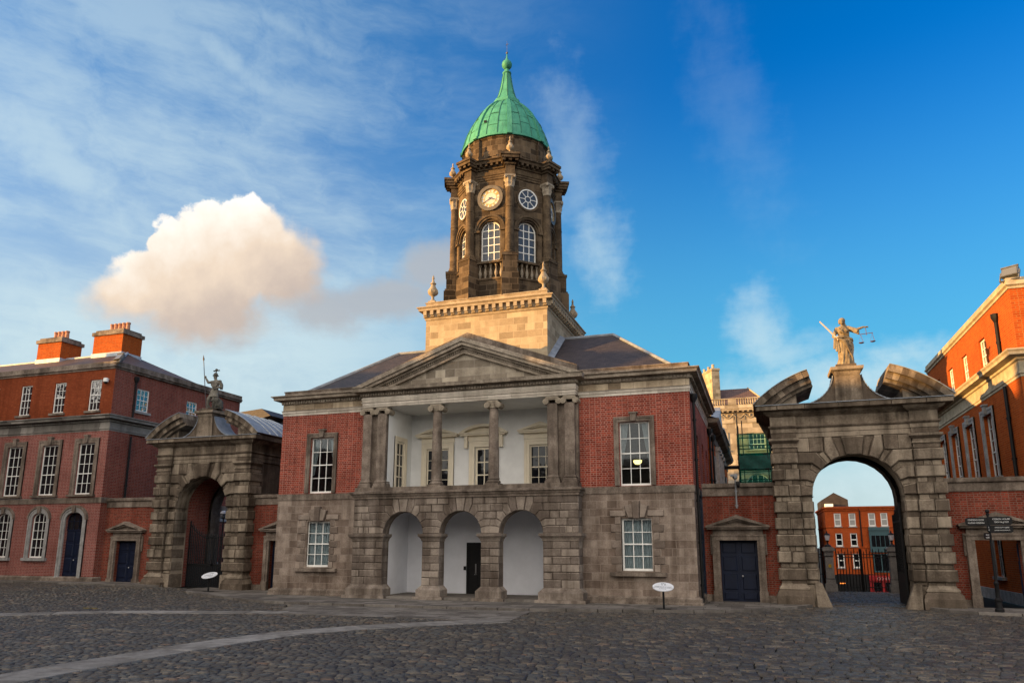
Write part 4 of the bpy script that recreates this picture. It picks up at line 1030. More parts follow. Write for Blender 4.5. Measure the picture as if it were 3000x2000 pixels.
    for s_ in (-1, 1):                              # pilaster bases and capitals
        mb = MB(); a, b = sorted((cx+s_*2.48, cx+s_*3.56))
        pts = [(a, Y+.9), (a, Y-.16), (b, Y-.16), (b, Y+.9)]
        mb.sweep(pts, [(-.02, 1.02), (.0, .98), (.05, .9), (.12, .84), (.12, .76), (.09, .74), (.2, .62), (.22, .5), (.25, .46), (.26, 0), (-.02, 0)])
        mb.build('pilaster_base', M_GATE, g); mb = MB()
        a, b = sorted((cx+s_*1.9, cx+s_*2.5)); mb.box(a, b, Y-.1, Y+.95, 0, .95)
        a, b = sorted((cx+s_*2.5, cx+s_*3.55))
        mb.sweep([(a, Y+.9), (a, Y-.14), (b, Y-.14), (b, Y+.9)], [(-.02, 7.08), (.02, 7.1), (.02, 7.28), (.07, 7.3), (.07, 7.36), (.03, 7.38), (.03, 7.5), (.1, 7.56), (.16, 7.64), (.16, 7.74), (-.02, 7.78)]); mb.build('pilaster_capital', M_GATE, g)
    mb = MB()
    k = .12; xs = [(-3.58, Y+.9+.3), (-3.58, Y-.16), (-2.46, Y-.16), (-2.46, Y-.02), (2.46, Y-.02), (2.46, Y-.16), (3.58, Y-.16), (3.58, Y+.9+.3)]
    pts = [(cx+u, y) for u, y in xs]; pts[0] = (pts[0][0], yb); pts[-1] = (pts[-1][0], yb)
    mb.sweep(pts, [(-.05, 7.76), (.0, 7.78), (.0, 8.0), (.03, 8.02), (.03, 8.2), (.12, 8.28), (.12, 8.34), (.02, 8.36), (.02, 8.78), (.1, 8.84), (.22, 8.9), (.28, 8.96), (.32, 9.05), (.55, 9.07)])
    mb.build('entablature', M_GATE, g)
    mb = MB()                                       # slightly uneven cornice slabs
    u = -4.22
    while u < 4.2:
        v = min(4.22, u+rnd.uniform(.9, 1.5)); 
        if 4.22-v < .5: v = 4.22
        zz = 9.06+j(.012); mb.block(FR(cx, Y-.62+j(.012), 1, 0, 0, -1), [(u, zz), (v, zz), (v, zz+.24), (u, zz+.24)], -(yb-Y+.5), .0, .02); u = v
    for s_ in (-1, 1):
        mb.box(*sorted((cx+s_*3.9, cx+s_*4.2)), Y-.6, yb, 9.06, 9.3)
    mb.build('cornice', M_GATE, g)
    mb = MB(); mb.box(cx-4.24, cx+4.24, Y-.66, Y-.3, 9.305, 9.335); mb.build('lead_capping', M_LEAD, g)
    # broken segmental pediment: two arched halves with depth
    R, zc = 6.0, 5.22
    a0, a1 = math.degrees(math.acos(4.3/R)), math.degrees(math.acos(1.78/R))
    yend = yb
    for s_ in (-1, 1):
        mb = MB(); A = lambda rr, n=10, i0=a0, i1=a1: [(s_*rr*math.cos(R_(i0+(i1-i0)*q/n)), max(9.3, zc+rr*math.sin(R_(i0+(i1-i0)*q/n)))) for q in range(n+1)]
        for ro, ri, d0, ish in ((R, R-.32, .62, 0), (R-.3, R-.62, .42, 1.2), (R-.6, R-.78, .2, 2.0)):
            o_, i_ = A(ro), A(ri)
            for q in range(10):
                if max(o_[q][1], o_[q+1][1]) > 9.31: mb.prism(PA, [o_[q], o_[q+1], i_[q+1], i_[q]], -(yend-Y), d0+(rnd.uniform(-.01, .01)))
        o_ = A(R-.7); pts = o_[:8]; mb.prism(PA, pts+[(pts[-1][0], 9.3), (pts[0][0], 9.3)], -(yend-Y), -.05)
        mb.build('broken_pediment', M_GATE, g)
        mb = MB(); o_, i_ = A(R+.03), A(R+.0)
        for q in range(10): mb.prism(PA, [o_[q], o_[q+1], i_[q+1], i_[q]], -(yend-Y+.05), .66)
        lc = mb.build('lead_roof', M_LEAD, g)
        if roofed:
            mb = MB(); y = Y+.6
            o_, i_ = A(R+.075), A(R+.02)
            while y < yb:
                for q in range(10): mb.prism(FR(cx, y, 1, 0, 0, -1), [o_[q], o_[q+1], i_[q+1], i_[q]], -.03, .03)
                y += .75
            mb.build('roof_rolls', M_LEADROLL, lc)
    mb = MB()                                       # low lead roof in the gap
    mb.add([(cx-4.2, Y-.3, 9.3), (cx+4.2, Y-.3, 9.3), (cx+4.2, yend, 9.35), (cx-4.2, yend, 9.35)], [(0, 1, 2, 3)]); mb.build('valley_roof', M_LEAD, g)
    # pedestal with concave flanks
    mb = MB(); yp = Y-.18
    prof = [(2.15*(1-q/14.)**1.0, 0) for q in range(15)]
    curve = []
    for q in range(15):
        a = q/14*R_(82); curve.append((.62+1.55*(1-math.sin(a))/(1-math.sin(0)) if 0 else .60+1.62*(1-math.sin(a)), 9.3+1.55*(1-math.cos(a))))
    poly = [(x, z) for x, z in curve]+[(-x, z) for x, z in curve[::-1]]
    mb.prism(FR(cx, yp, 1, 0, 0, -1), poly, -1.3, 0)
    mb.prism(FR(cx, yp, 1, 0, 0, -1), [(-.6, 9.3), (.6, 9.3), (.54, 10.8), (-.54, 10.8)], -1.3, .12)
    mb.sweep([(cx-.5, yp+1.3), (cx-.5, yp-.12), (cx+.5, yp-.12), (cx+.5, yp+1.3)], [(0, 10.6), (.05, 10.66), (.08, 10.8), (.2, 10.88), (.22, 11.02), (.0, 11.05), (-.5, 11.06)], True)
    mb.box(cx-.45, cx+.45, yp-.02, yp+1.2, 11.05, 11.2)
    mb.build('pedestal', M_GATE, g)
    mb = MB()
    for s_ in (-1, 1):
        for p, q in zip(curve, curve[1:]):
            mb.prism(FR(cx, yp, 1, 0, 0, -1), [(s_*p[0], p[1]+.0), (s_*q[0], q[1]), (s_*(q[0]+.03), q[1]+.04), (s_*(p[0]+.0), p[1]+.045)], -1.34, .04)
    mb.build('lead_flashing', M_LEAD, g)
    return g
M_LEADROLL = plain('worn_lead_roll', (.36, .40, .44, 1), .45, .2, 3.)
GL = gate(-18.75, 'stone_gate', 'stone gate arch crowned by a soldier statue, with a lead roof and closed iron gates', 6.6, True)
GR = gate(18.45, 'stone_gate', 'stone gate arch crowned by a woman with scales, a red street house seen through it', 5.6, False)
for a, b, dx in ((16.45, 17.0, 0), (20.5, 19.95, 0)):
    x0, x1 = a, b; y = 2.15
    o = MB(); s_ = 1 if x1 > x0 else -1
    o.prism(FR(0, y, 1, 0, 0, -1), [(x0-s_*.1, .0), (x1-s_*.02, .0), (x0+s_*.16, 1.05), (x0+s_*.0, 1.12), (x0-s_*.14, 1.05)], -.45, .0)
    tag(o.build('guard_stone', M_GATE, None), 'leaning guard stone at the foot of the right gate, on its %s jamb' % ('left' if a < 18 else 'right'), 'guard stone', 'guard stones of the right gate')

# ------------------------------------------------------------------ low brick walls with doors
def panel_door(par, P, u0, u1, z0, z1, d, label=None, leaves=2, name='door'):
    mb = MB(); mb.pbox(P, u0, u1, z0, z1, d-.05, d)
    w = (u1-u0)/leaves
    for k in range(leaves):
        a = u0+k*w
        for f0, f1 in ((.04, .16), (.2, .46), (.5, .74), (.79, .97)):
            for b0, b1 in ((a+.12*w, a+.88*w),):
                za, zb = z0+(z1-z0)*f0, z0+(z1-z0)*f1
                mb.block(P, [(b0, za), (b1, za), (b1, zb), (b0, zb)], d-.01, d+.035, .03)
    for k in range(1, leaves): mb.pbox(P, u0+k*w-.012, u0+k*w+.012, z0, z1, d, d+.02)
    o = mb.build(name, M_NAVY, par, label=label)
    h = MB(); c = P((u0+u1)/2+.12, z0+(z1-z0)*.42, d+.05); h.ball(c, .045); h.build('handle', M_STEEL, o)
    return o
def screen(x0, x1, name, label, uc, opened=False, cut=False):
    s = thing(name, label, 'wall', ((x0+x1)/2, 3, 0)); Y = 3.0; P = front(Y)
    hw, zd = .87, 2.97
    mb = MB(); wall(mb, P, x0, x1, .0, 5.12, [(uc-hw, uc+hw, .05, zd)], .35)
    wall(mb, FR(0, Y+.45, 1, 0, 0, 1), x0, x1, 0, 5.12, [(uc-hw, uc+hw, .05, zd)], .1)
    s_b = mb.build('brick_face', M_BRICK_S, s)
    mb = MB(); mb.box(x0, x1, Y-.06, Y+.5, 5.12, 5.5); mb.sweep([(x0, Y-.06), (x1, Y-.06)], [(0, 5.48), (.1, 5.53), (.12, 5.6), (.12, 5.72), (-.55, 5.75), (-.55, 5.48)]); mb.build('coping', M_GRANITE, s)
    for a, b in ((x0, uc-hw-.35), (uc+hw+.35, x1)):
        mb = MB(); mb.pbox(P, a, b, .0, .42, 0, .1); mb.build('plinth', M_GRANITE, s)
    mb = MB()
    for s_ in (-1, 1):
        a, b = sorted((uc+s_*hw, uc+s_*(hw+.34))); mb.pbox(P, a, b, .1, zd, 0, .16); mb.pbox(P, *sorted((uc+s_*(hw+.14), uc+s_*(hw+.34))), .1, zd, .16, .2)
        mb.pbox(P, *sorted((uc+s_*(hw+.3), uc+s_*(hw+.44))), 2.3, zd+.3, 0, .1); mb.pbox(P, *sorted((uc+s_*(hw-.02), uc+s_*(hw+.38))), .05, .6, 0, .24)
    mb.pbox(P, uc-hw-.34, uc+hw+.34, zd, zd+.2, 0, .2); mb.pbox(P, uc-hw-.38, uc+hw+.38, zd+.2, zd+.26, 0, .24)
    mb.pbox(P, uc-hw-.3, uc+hw+.3, zd+.26, zd+.52, 0, .12)
    so = mb.build('door_surround', M_GRANITE, s)
    mb = MB(); pediment(mb, P, uc, hw+.62, zd+.52, .52, .44, .17); mb.build('pediment', M_GRANITE, so)
    if not opened: panel_door(s, P, uc-hw, uc+hw, .05, zd, -.24)
    else:
        for s_, lab in ((-1, 'open door leaf swung back, left side'), (1, 'open door leaf swung back, right side')):
            u = uc+s_*(hw-.03); Q = FR(u, Y, 0, 1, -s_, 0)
            panel_door(s, FR(u, 0, 0, 1, -s_, 0) if 0 else (lambda q, z, d=0., u=u, s_=s_: (u-s_*d+s_*(q-Y-.3)*.42, q, z)), Y+.3, Y+1.15, .05, 2.82, .03, label=lab, leaves=1)
    return s
screen(11.45, 14.9, 'screen_wall', 'low brick wall with a shut navy double door and camera pole, right of the gatehouse', 13.03)
screen(22.0, 25.5, 'screen_wall', 'low brick wall with an open navy door behind the fingerpost, right of the right gate', 23.9, True)
screen(-26.8, -22.3, 'screen_wall', 'low brick wall with a shut navy door between the left brick house and left gate', -24.95+.15)
screen(-15.2, -11.3, 'screen_wall', 'low brick wall whose navy door is half hidden behind the gatehouse left corner', -12.95)

# ------------------------------------------------------------------ left brick house
L = thing('brick_house', 'long red brick house at left with arched lower windows and two big chimneys', 'building', (-32, 2.44, 0))
XL, YL = -26.8, 2.44; P = front(YL); LX0 = -46.
gw = [(-32.62+dx, -31.32+dx, 1.86, 4.83, .42) for dx in (-9.9, -6.6, -3.3, 0)]; dh = (-29.62, -28.1, .35, 4.83, .5)
uw = [(c-.72, c+.72, 5.98, 9.4) for c in (-41.85, -38.45, -35.05, -31.78, -28.52)]
aw = [(c-.52, c+.52, 11.62, 13.78) for c in (-41.4, -38.0, -34.8, -31.62, -28.4)]
mb = MB(); wall(mb, P, LX0, XL, .5, 5.42, gw+[dh], .25); mb.build('ground_floor_wall', M_BRICK_L, L)
mb = MB(); wall(mb, P, LX0, XL, 5.78, 10.2, uw, .22); mb.build('first_floor_wall', M_BRICK_L, L)
mb = MB(); wall(mb, P, LX0, XL, 11.2, 14.5, aw, .2); mb.build('upper_brick_wall', M_BRICK_U, L)
E_ = east(XL); E2 = east(XL-.12)
sw = [(8.9, 10.0, 12.1, 13.4)] if 0 else []
mb = MB(); wall(mb, E_, YL, 4.1, .3, 14.5); wall(mb, E2, 4.1, 15.3, .3, 14.5, [(4.55, 5.65, 11.9, 13.5), (9.3, 10.4, 11.9, 13.5), (12.4, 13.5, 5.4, 7.6), (12.4, 13.6, 1.4, 4.3, .5)], .2)
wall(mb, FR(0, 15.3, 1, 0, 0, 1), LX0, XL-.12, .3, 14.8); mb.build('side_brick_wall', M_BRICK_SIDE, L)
mb = MB(); mb.sweep([(LX0, YL), (XL, YL), (XL, 15.3)], [(-.02, 5.42), (.06, 5.42), (.07, 5.76), (-.02, 5.78)]); mb.build('string_course', M_GRANITE, L)
mb = MB(); mb.sweep([(LX0, YL), (XL, YL), (XL, 15.3)], [(-.05, 10.2), (.02, 10.2), (.02, 10.28), (.07, 10.32), (.07, 10.42), (.03, 10.43), (.03, 10.78), (.1, 10.8), (.1, 10.92), (.2, 10.94), (.44, 10.98), (.46, 11.1), (.54, 11.18), (.54, 11.24), (-.05, 11.3)]); mb.build('cornice', M_LIMEG, L)
mb = MB(); dentils(mb, P, LX0, XL+.1, 10.81, 10.91, .09, .16, .15, .085); dentils(mb, E_, YL, 15.3, 10.81, 10.91, .09, .16, .15, .085); mb.build('dentils', M_LIMEG, L)
mb = MB(); mb.sweep([(LX0, YL), (XL, YL), (XL, 15.3)], [(-.05, 14.44), (.05, 14.46), (.05, 14.54), (.14, 14.6), (.14, 14.66), (.06, 14.7), (.06, 14.98), (-.35, 15.0), (-.35, 14.4)]); mb.build('parapet', M_GRANITE, L)
mb = MB(); mb.sweep([(LX0, YL), (XL, YL), (XL, 4.2)], [(-.02, .7), (.05, .68), (.13, .6), (.13, .45), (.16, .44), (.16, .2), (-.02, .2)]); mb.build('plinth', M_GRANITE, L)
for h in gw:
    w_ = window(L, P, h[0], h[1], h[2], h[3], 3, 5, -.17, .07, .028, rise=h[4]); so = surround(w_, P, h[0], h[1], h[2], h[3], .3, .1, M_PALEG, False, .2, rise=h[4])
    mb = MB(); c = (h[0]+h[1])/2; mb.prism(P, [(c-.1, h[3]-.05), (c+.1, h[3]-.05), (c+.16, h[3]+.42), (c-.16, h[3]+.42)], 0, .2)
    o_, i_ = arcpts(c, h[3]-h[4], 1.02, .86), arcpts(c, h[3]-h[4], .93, .74)
    for k in range(len(o_)-1): mb.prism(P, [o_[k], o_[k+1], i_[k+1], i_[k]], 0, .16)
    mb.build('hood', M_GRANITE, so)
for h in uw:
    w_ = window(L, P, h[0], h[1], h[2], h[3], 3, 5, -.15, .075, .03); surround(w_, P, h[0], h[1], h[2], h[3], .34, .1, M_GRANITE, True, .14)
for h in aw:
    w_ = window(L, P, h[0], h[1], h[2], h[3], 3, 4, -.13, .07, .026, pane=M_GLASSW)
    mb = MB(); mb.pbox(P, h[0]-.16, h[1]+.16, h[2]-.15, h[2], 0, .14); mb.build('sill', M_GRANITE, w_)
dr = panel_door(L, P, dh[0], dh[1], .35, 3.62, -.2, leaves=2)
w_ = window(L, P, dh[0], dh[1], 3.62, dh[3], 3, 2, -.22, .06, .03, rise=.5, frame=M_NAVY, meet=False, name='fanlight')
so = surround(dr, P, dh[0], dh[1], .3, dh[3], .32, .12, M_PALEG, False, 0, 'door_surround', rise=.5)
mb = MB(); c = (dh[0]+dh[1])/2; o_, i_ = arcpts(c, dh[3]-.5, 1.16, .96), arcpts(c, dh[3]-.5, 1.05, .82)
for k in range(len(o_)-1): mb.prism(P, [o_[k], o_[k+1], i_[k+1], i_[k]], 0, .18)
mb.prism(P, [(c-.1, dh[3]-.05), (c+.1, dh[3]-.05), (c+.16, dh[3]+.45), (c-.16, dh[3]+.45)], 0, .22); mb.build('hood', M_GRANITE, so)
mb = MB(); mb.pbox(P, dh[0]-.4, dh[1]+.4, .15, .35, 0, .3); mb.build('step', M_PAVE, L)
for a, b, c, d in ((4.55, 5.65, 11.9, 13.5), (9.3, 10.4, 11.9, 13.5), (12.4, 13.5, 5.4, 7.6)):
    w_ = window(L, E2, a, b, c, d, 3, 4, -.12, .07, .028, pane=M_GLASSW); mb = MB(); mb.pbox(E2, a-.15, b+.15, c-.16, c, 0, .14); mb.build('sill', M_PALEG, w_)
w_ = window(L, E2, 12.4, 13.6, 1.4, 4.3, 3, 5, -.12, .07, .028, rise=.5); surround(w_, E2, 12.4, 13.6, 1.4, 4.3, .25, .08, M_PALEG, False, .14, rise=.5)
mb = MB(); mb.pbox(E2, 4.1, 15.3, 4.55, 4.85, 0, .08); mb.build('white_band', M_PALEG, L)
pipe(L, XL+.06, 4.25, 5.8, 10.0, False, .07); pipe(L, XL+.06, 4.2, 11.35, 13.9)
mb = MB(); e = [(LX0, YL+.3, 14.9), (XL-.3, YL+.3, 14.9), (XL-.3, 15, 14.9), (LX0, 15, 14.9)]; rr = [(LX0, 6.2, 16.72), (-30.0, 6.2, 16.72)]; r2 = [(-30.6, 15., 16.4)]
mb.add(e+rr+[(-31.2, 15, 16.3)], [(0, 1, 5, 4), (1, 2, 6, 5), (4, 5, 6, 3)]); rf = mb.build('roof', M_TILE, L)
mb = MB(); mb.tube((LX0, 6.2, 16.74), (-30, 6.2, 16.74), .09, 6); mb.tube((-30, 6.2, 16.74), (XL-.3, YL+.3, 14.95), .1, 6); mb.build('ridge_capping', M_LEADROLL, rf)
for x0, x1, n, top in ((-38.4, -36.0, 4, 18.0), (-32.75, -29.95, 5, 18.1)):
    y0, y1 = 5.6, 7.4
    mb = MB()
    for P_ in (front(y0), FR(0, y1, 1, 0, 0, 1)): wall(mb, P_, x0, x1, 15.8, top)
    for P_ in (east(x1), west(x0)): wall(mb, P_, y0, y1, 15.8, top)
    ch = mb.build('chimney', M_BRICK_R, rf if 0 else L)
    mb = MB(); mb.box(x0-.12, x1+.12, y0-.12, y1+.12, top, top+.26); mb.box(x0+.05, x1-.05, y0+.05, y1-.05, top+.26, top+.44); mb.build('chimney_cap', M_GRANITE, ch)
    mb = MB(); mb.box(x0-.05, x1+.05, y0-.05, y1+.05, 16.4, 16.74 if 0 else 16.72); mb.build('lead_flashing', M_LEADROLL, ch)
    for i in range(n):
        x = x0+1.0+(x1-x0-1.25)*i/(n-1); mb = MB(); mb.lathe(x, (y0+y1)/2-.3, [(.15, top+.4), (.155, top+.5), (.135, top+.9), (.165, top+.92), (.165, top+1.02), (.13, top+1.04)], 12); mb.build('chimney_pot', M_POT, ch)
def floodlight(loc, rot, label, s=1.):
    f = thing('floodlight', label, 'floodlight', loc)
    Rm = Matrix.Rotation(R_(rot[1]), 3, 'Z') @ Matrix.Rotation(R_(rot[0]), 3, 'X')
    def part(vs): return [tuple(Vector(loc)+Rm @ Vector(v)*s) for v in vs]
    def bx(mb, a, b, c, d, e, g): 
        k = MB(); k.box(a, b, c, d, e, g); mb.add(part(k.v), k.f)
    mb = MB(); bx(mb, -.33, .33, 0, .2, -.25, .25); bx(mb, -.25, .25, .2, .32, -.18, .18); bx(mb, -.36, .36, -.05, .03, -.28, -.22); bx(mb, -.36, .36, -.05, .03, .22, .28); hb = mb.build('housing', M_LAMPBODY, f)
    mb = MB(); bx(mb, -.29, .29, -.015, -.003, -.21, .21); mb.build('lens', M_FLOODGLASS, hb)
    mb = MB(); bx(mb, -.4, -.36, .05, .15, -.45, .05); bx(mb, .36, .4, .05, .15, -.45, .05); bx(mb, -.4, .4, .05, .15, -.48, -.44); mb.tube(*[tuple(Vector(loc)+Vector((0, .1, z))*s) for z in (-.47, -.75)], .04*s); mb.build('bracket', M_LAMPBODY, f)
floodlight((-26.75, 2.5, 15.3), (-30, -10), 'grey floodlight on the parapet corner of the left brick house')
floodlight((25.65, 2.5, 15.05), (-28, -35), 'rusty floodlight on the roof corner of the right brick house')
t_ = thing('dome_camera', 'small white dome camera on the upper wall of the left brick house', 'security camera', (-27.3, 2.44, 13.55))
mb = MB(); mb.lathe(-27.3, 2.2, [(.06, 13.78), (.15, 13.74), (.17, 13.6), (.16, 13.5)], 14); mb.tube((-27.3, 2.44, 13.72), (-27.3, 2.2, 13.75), .04); mb.build('housing', M_WHITE, t_)
mb = MB(); mb.lathe(-27.3, 2.2, [(.13, 13.5), (.12, 13.43), (.07, 13.37), (.01, 13.35)], 14); mb.build('dome_lens', M_BLACK, t_)

# ------------------------------------------------------------------ right brick house
Rh = thing('brick_house', 'tall orange red brick house at the right edge, its upper wall catching the low sun', 'building', (30, 2.4, 0))
XR, YR = 25.5, 2.4; Pw = west(XR); Pf = front(YR); YE = 20.2
lw = [(c-.82, c+.82, 6.1, 9.3) for c in (7.95, 11.5, 14.95, 18.2)]; uwR = [(c-.58, c+.58, 11.4, 13.15) for c in (7.45, 10.95, 14.2, 17.5)]
glw = [(8.6, 9.7, 1.2, 3.3)]
mb = MB(); wall(mb, Pw, YR, YE, 0, 10.12, lw+glw, .3); wall(mb, Pf, XR, 40, 0, 10.12, [(28, 29.4, 6, 9.3)], .3); mb.build('lower_brick_wall', M_BRICK_R, Rh)
mb = MB(); wall(mb, Pw, YR, YE, 11.3, 14.2, uwR, .25); wall(mb, Pf, XR, 40, 11.3, 14.2, [(28.1, 29.3, 11.5, 13.3)], .3); mb.build('upper_brick_wall', M_BRICK_R, Rh)
rp = [(40, YR), (XR, YR), (XR, YE)][::-1]
CORR = [(-.05, 10.1), (.03, 10.1), (.03, 10.2), (.08, 10.24), (.08, 10.34), (.03, 10.36), (.03, 10.82), (.12, 10.86), (.12, 10.96), (.24, 10.98), (.46, 11.02), (.48, 11.14), (.56, 11.22), (.56, 11.28), (-.05, 11.36)]
mb = MB(); mb.sweep(rp, CORR); mb.build('cornice', M_LIMEY, Rh)
mb = MB(); mb.sweep(rp, [(-.05, 14.15), (.06, 14.18), (.06, 14.28), (.16, 14.34), (.16, 14.42), (.08, 14.45), (.08, 14.68), (-.4, 14.7), (-.4, 14.2)]); mb.build('parapet', M_LIMEY, Rh)
for h in lw:
    w_ = window(Rh, Pw, h[0], h[1], h[2], h[3], 3, 5, -.24, .08, .03); surround(w_, Pw, h[0], h[1], h[2], h[3], .3, .1, M_PALEG, True, .16)
for h in uwR:
    w_ = window(Rh, Pw, h[0], h[1], h[2], h[3], 3, 4, -.18, .09, .035); mb = MB(); mb.pbox(Pw, h[0]-.12, h[1]+.12, h[2]-.12, h[2], 0, .1); mb.build('sill', M_LIMEY, w_)
w_ = window(Rh, Pw, *glw[0], 3, 4, -.2, .08, .03, frame=M_PALEG); surround(w_, Pw, *glw[0], .2, .08, M_PALEG, False, .16)
for q in ((28, 29.4, 6, 9.3), (28.1, 29.3, 11.5, 13.3)): window(Rh, Pf, *q, 3, 4, -.2)
mb = MB(); mb.pbox(Pw, 3.4, YE, 0, .55, 0, .1); mb.build('plinth', M_PALEG, Rh)
pipe(Rh, XR-.1, 4.45, 5.8, 10.05, False, .08); pipe(Rh, XR-.1, 4.45, 11.35, 13.3, True, .08)
mb = MB(); mb.add([(XR+.4, YR+.4, 14.6), (40, YR+.4, 14.6), (40, 7, 15.3), (29, 7, 15.3), (XR+.4, YE, 14.6), (29, YE, 15.3)], [(0, 1, 2, 3), (0, 3, 5, 4)]); mb.build('roof', M_SLATE, Rh)
# ------------------------------------------------------------------ range beside the gatehouse (right flank, going back)
N = thing('columned_building', 'brick building with a row of pale pilasters behind the gatehouse right flank', 'building', (8, 23, 0))
XN = 11.45; Pn = east(XN)
mb = MB(); wall(mb, Pn, 12.05, 36, 0, 9.4, [(14.6, 15.8, 4.6, 8.2), (26.4, 27.6, 4.6, 8.2), (30.4, 31.6, 4.6, 8.2)], .25); wall(mb, front(12.06), 0, XN, 0, 10.4); wall(mb, FR(0, 36, 1, 0, 0, 1), 0, XN, 0, 10.4); wall(mb, west(0.02), 12.06, 36, 0, 10.4); wall(mb, front(36), 0, XN, 0, 9.4) if 0 else None; mb.build('brick_wall', M_BRICK_R, N)
for a in (14.6, 26.4, 30.4):
    w_ = window(N, Pn, a, a+1.2, 4.6, 8.2, 3, 4, -.15); surround(w_, Pn, a, a+1.2, 4.6, 8.2, .25, .1, M_PALEG, False, .14)
mb = MB(); mb.sweep([(XN, 12.05), (XN, 36), (4, 36)][::1] if 0 else [(XN, 36), (XN, 12.05), (XN-1, 12.05)][::-1], [(-.05, 9.4), (.05, 9.4), (.08, 9.7), (.05, 9.72), (.05, 10.0), (.3, 10.1), (.5, 10.2), (.62, 10.45), (-.05, 10.55)]); mb.build('cornice', M_GRANITE, N)
for y in (17.6, 19.6, 21.8, 24.2):
    mb = MB(); mb.box(XN-.05, XN+.22, y-.34, y+.34, 4.4, 9.2); mb.box(XN-.05, XN+.32, y-.42, y+.42, 9.1, 9.4); mb.build('pilaster', M_PALEG, N)
mb = MB(); mb.add([(XN+.55, 12.1, 10.5), (XN+.55, 36, 10.5), (6.5, 36, 13), (6.5, 12.1, 13)], [(0, 1, 2, 3)]); mb.build('roof', M_SLATE, N)
mb = MB(); mb.prism(FR(0, 17.0, 1, 0, 0, -1), [(XN+.7, 10.5), (XN+.7, 10.62), (XN-3, 12.9), (XN-3, 12.5)], -9, 0); mb.prism(Pn, [(17, 10.5), (26, 10.5), (21.5, 12.9)], -.3, .3); mb.build('lead_gable', M_LEAD, N)
pipe(N, XN+.12, 12.4, .1, 9.2)

# ------------------------------------------------------------------ distant stone hall
H = thing('stone_hall', 'distant pale stone hall with a balustrade, festooned frieze and chimney above the screen wall', 'building', (10, 45, -3))
P = front(45)
mb = MB(); wall(mb, P, 2, 16.4, -3, 15.4, [(13.45, 15.05, 12.5, 14.2), (12.9, 15.3, 6.5, 10.0, 1.2), (10.2, 11.2, 12.5, 14.2)], .35); wall(mb, east(16.4), 45, 57, -3, 15.4); mb.build('stone_wall', M_HALL, H)
mb = MB(); pth = [(2, 45), (16.4, 45), (16.4, 57)]
mb.sweep(pth, [(-.05, 15.35), (.08, 15.38), (.08, 15.48), (.02, 15.5), (.02, 16.5), (.2, 16.55), (.2, 16.62), (.55, 16.66), (.55, 16.8), (.62, 16.86), (-.05, 16.9), (.02, 16.9), (.02, 17.36), (.08, 17.38), (-.3, 17.4)]); mb.build('cornice', M_HALL, H)
mb = MB(); dentils(mb, P, 2, 16.9, 16.52, 16.66, .2, .45, .5, .2); mb.build('modillions', M_HALL, H)
mb = MB()                                           # festoons of the frieze
for k in range(12):
    u0 = 2.9+k*1.14
    pts = [(u0+1.14*q/8, 44.93, 16.32-.42*math.sin(math.pi*q/8)) for q in range(9)]
    mb.path(pts, .05, 6); mb.ball((u0, 44.94, 16.3), .1, n=8, m=6); mb.pbox(P, u0-.04, u0+.04, 15.75, 16.3, .0, .08)
    if k % 2: mb.ball((u0+.57, 44.93, 16.2), .13, .06, .13, n=10, m=6)
mb.build('frieze_festoons', M_HALL, H)
mb = MB(); mb.pbox(P, 2, 16.5, 17.98, 18.08, -.24, .06)
for a in (4.2, 7.9, 11.55, 15.3): mb.pbox(P, a, a+.86, 17.38, 17.98, -.2, .03)
u = 2.1
while u < 16.4:
    if not any(a-.1 < u < a+.95 for a in (4.2, 7.9, 11.55, 15.3)): mb.lathe(u, 45.08, [(.09, 17.38), (.05, 17.45), (.1, 17.6), (.06, 17.8), (.05, 17.86), (.09, 17.98)], 8)
    u += .24
mb.build('balustrade', M_HALL, H)
mb = MB(); mb.add([(2, 46.5, 17.6), (15.6, 46.5, 17.6), (15.6, 56, 17.6), (2, 56, 17.6), (2, 49.6, 20.0), (13.6, 49.6, 20.0)], [(0, 1, 5, 4), (1, 2, 5), (2, 3, 4, 5)]); rf = mb.build('roof', M_TILE, H)
mb = MB(); mb.tube((13.6, 49.6, 20.05), (15.6, 46.5, 17.65), .08, 6); mb.build('hip_capping', M_LIMEY, rf)
mb = MB(); q = [Vector((9.95, 47.0)), Vector((10.75, 47.4)), Vector((8.6, 51.6)), Vector((7.8, 51.2))]
mb.add([(p.x, p.y, z) for z in (18.0, 21.9) for p in q], [(0, 1, 5, 4), (1, 2, 6, 5), (2, 3, 7, 6), (3, 0, 4, 7), (4, 5, 6, 7)]); ch = mb.build('chimney', M_BASE, H)
mb = MB(); c0 = sum(q, Vector((0, 0)))/4
mb.add([((c0+(p-c0)*1.0+(p-c0).normalized()*.14).x, (c0+(p-c0)*1.0+(p-c0).normalized()*.14).y, z) for z in (21.75, 21.98) for p in q], [(0, 1, 5, 4), (1, 2, 6, 5), (2, 3, 7, 6), (3, 0, 4, 7), (4, 5, 6, 7), (0, 3, 2, 1)]); mb.build('chimney_cap', M_BASE, ch)
for k in range(4):
    p = q[0]*.5+q[1]*.5; e = q[2]*.5+q[3]*.5; c = p+(e-p)*(.12+.25*k); mb = MB(); mb.lathe(c.x, c.y, [(.17, 21.95), (.14, 22.4), (.18, 22.45), (.15, 22.55)], 10); mb.build('chimney_pot', M_LIMEY, ch)
for a in ((13.45, 15.05, 12.5, 14.2), (10.2, 11.2, 12.5, 14.2)):
    w_ = window(H, P, *a, 4, 3, -.2, .07, .04); surround(w_, P, *a, .2, .1, M_HALL, False, .12)
w_ = window(H, P, 12.9, 15.3, 6.5, 10.0, 4, 4, -.2, .08, .04, rise=1.2); surround(w_, P, 12.9, 15.3, 6.5, 10.0, .3, .1, M_HALL, False, 0, rise=1.2)

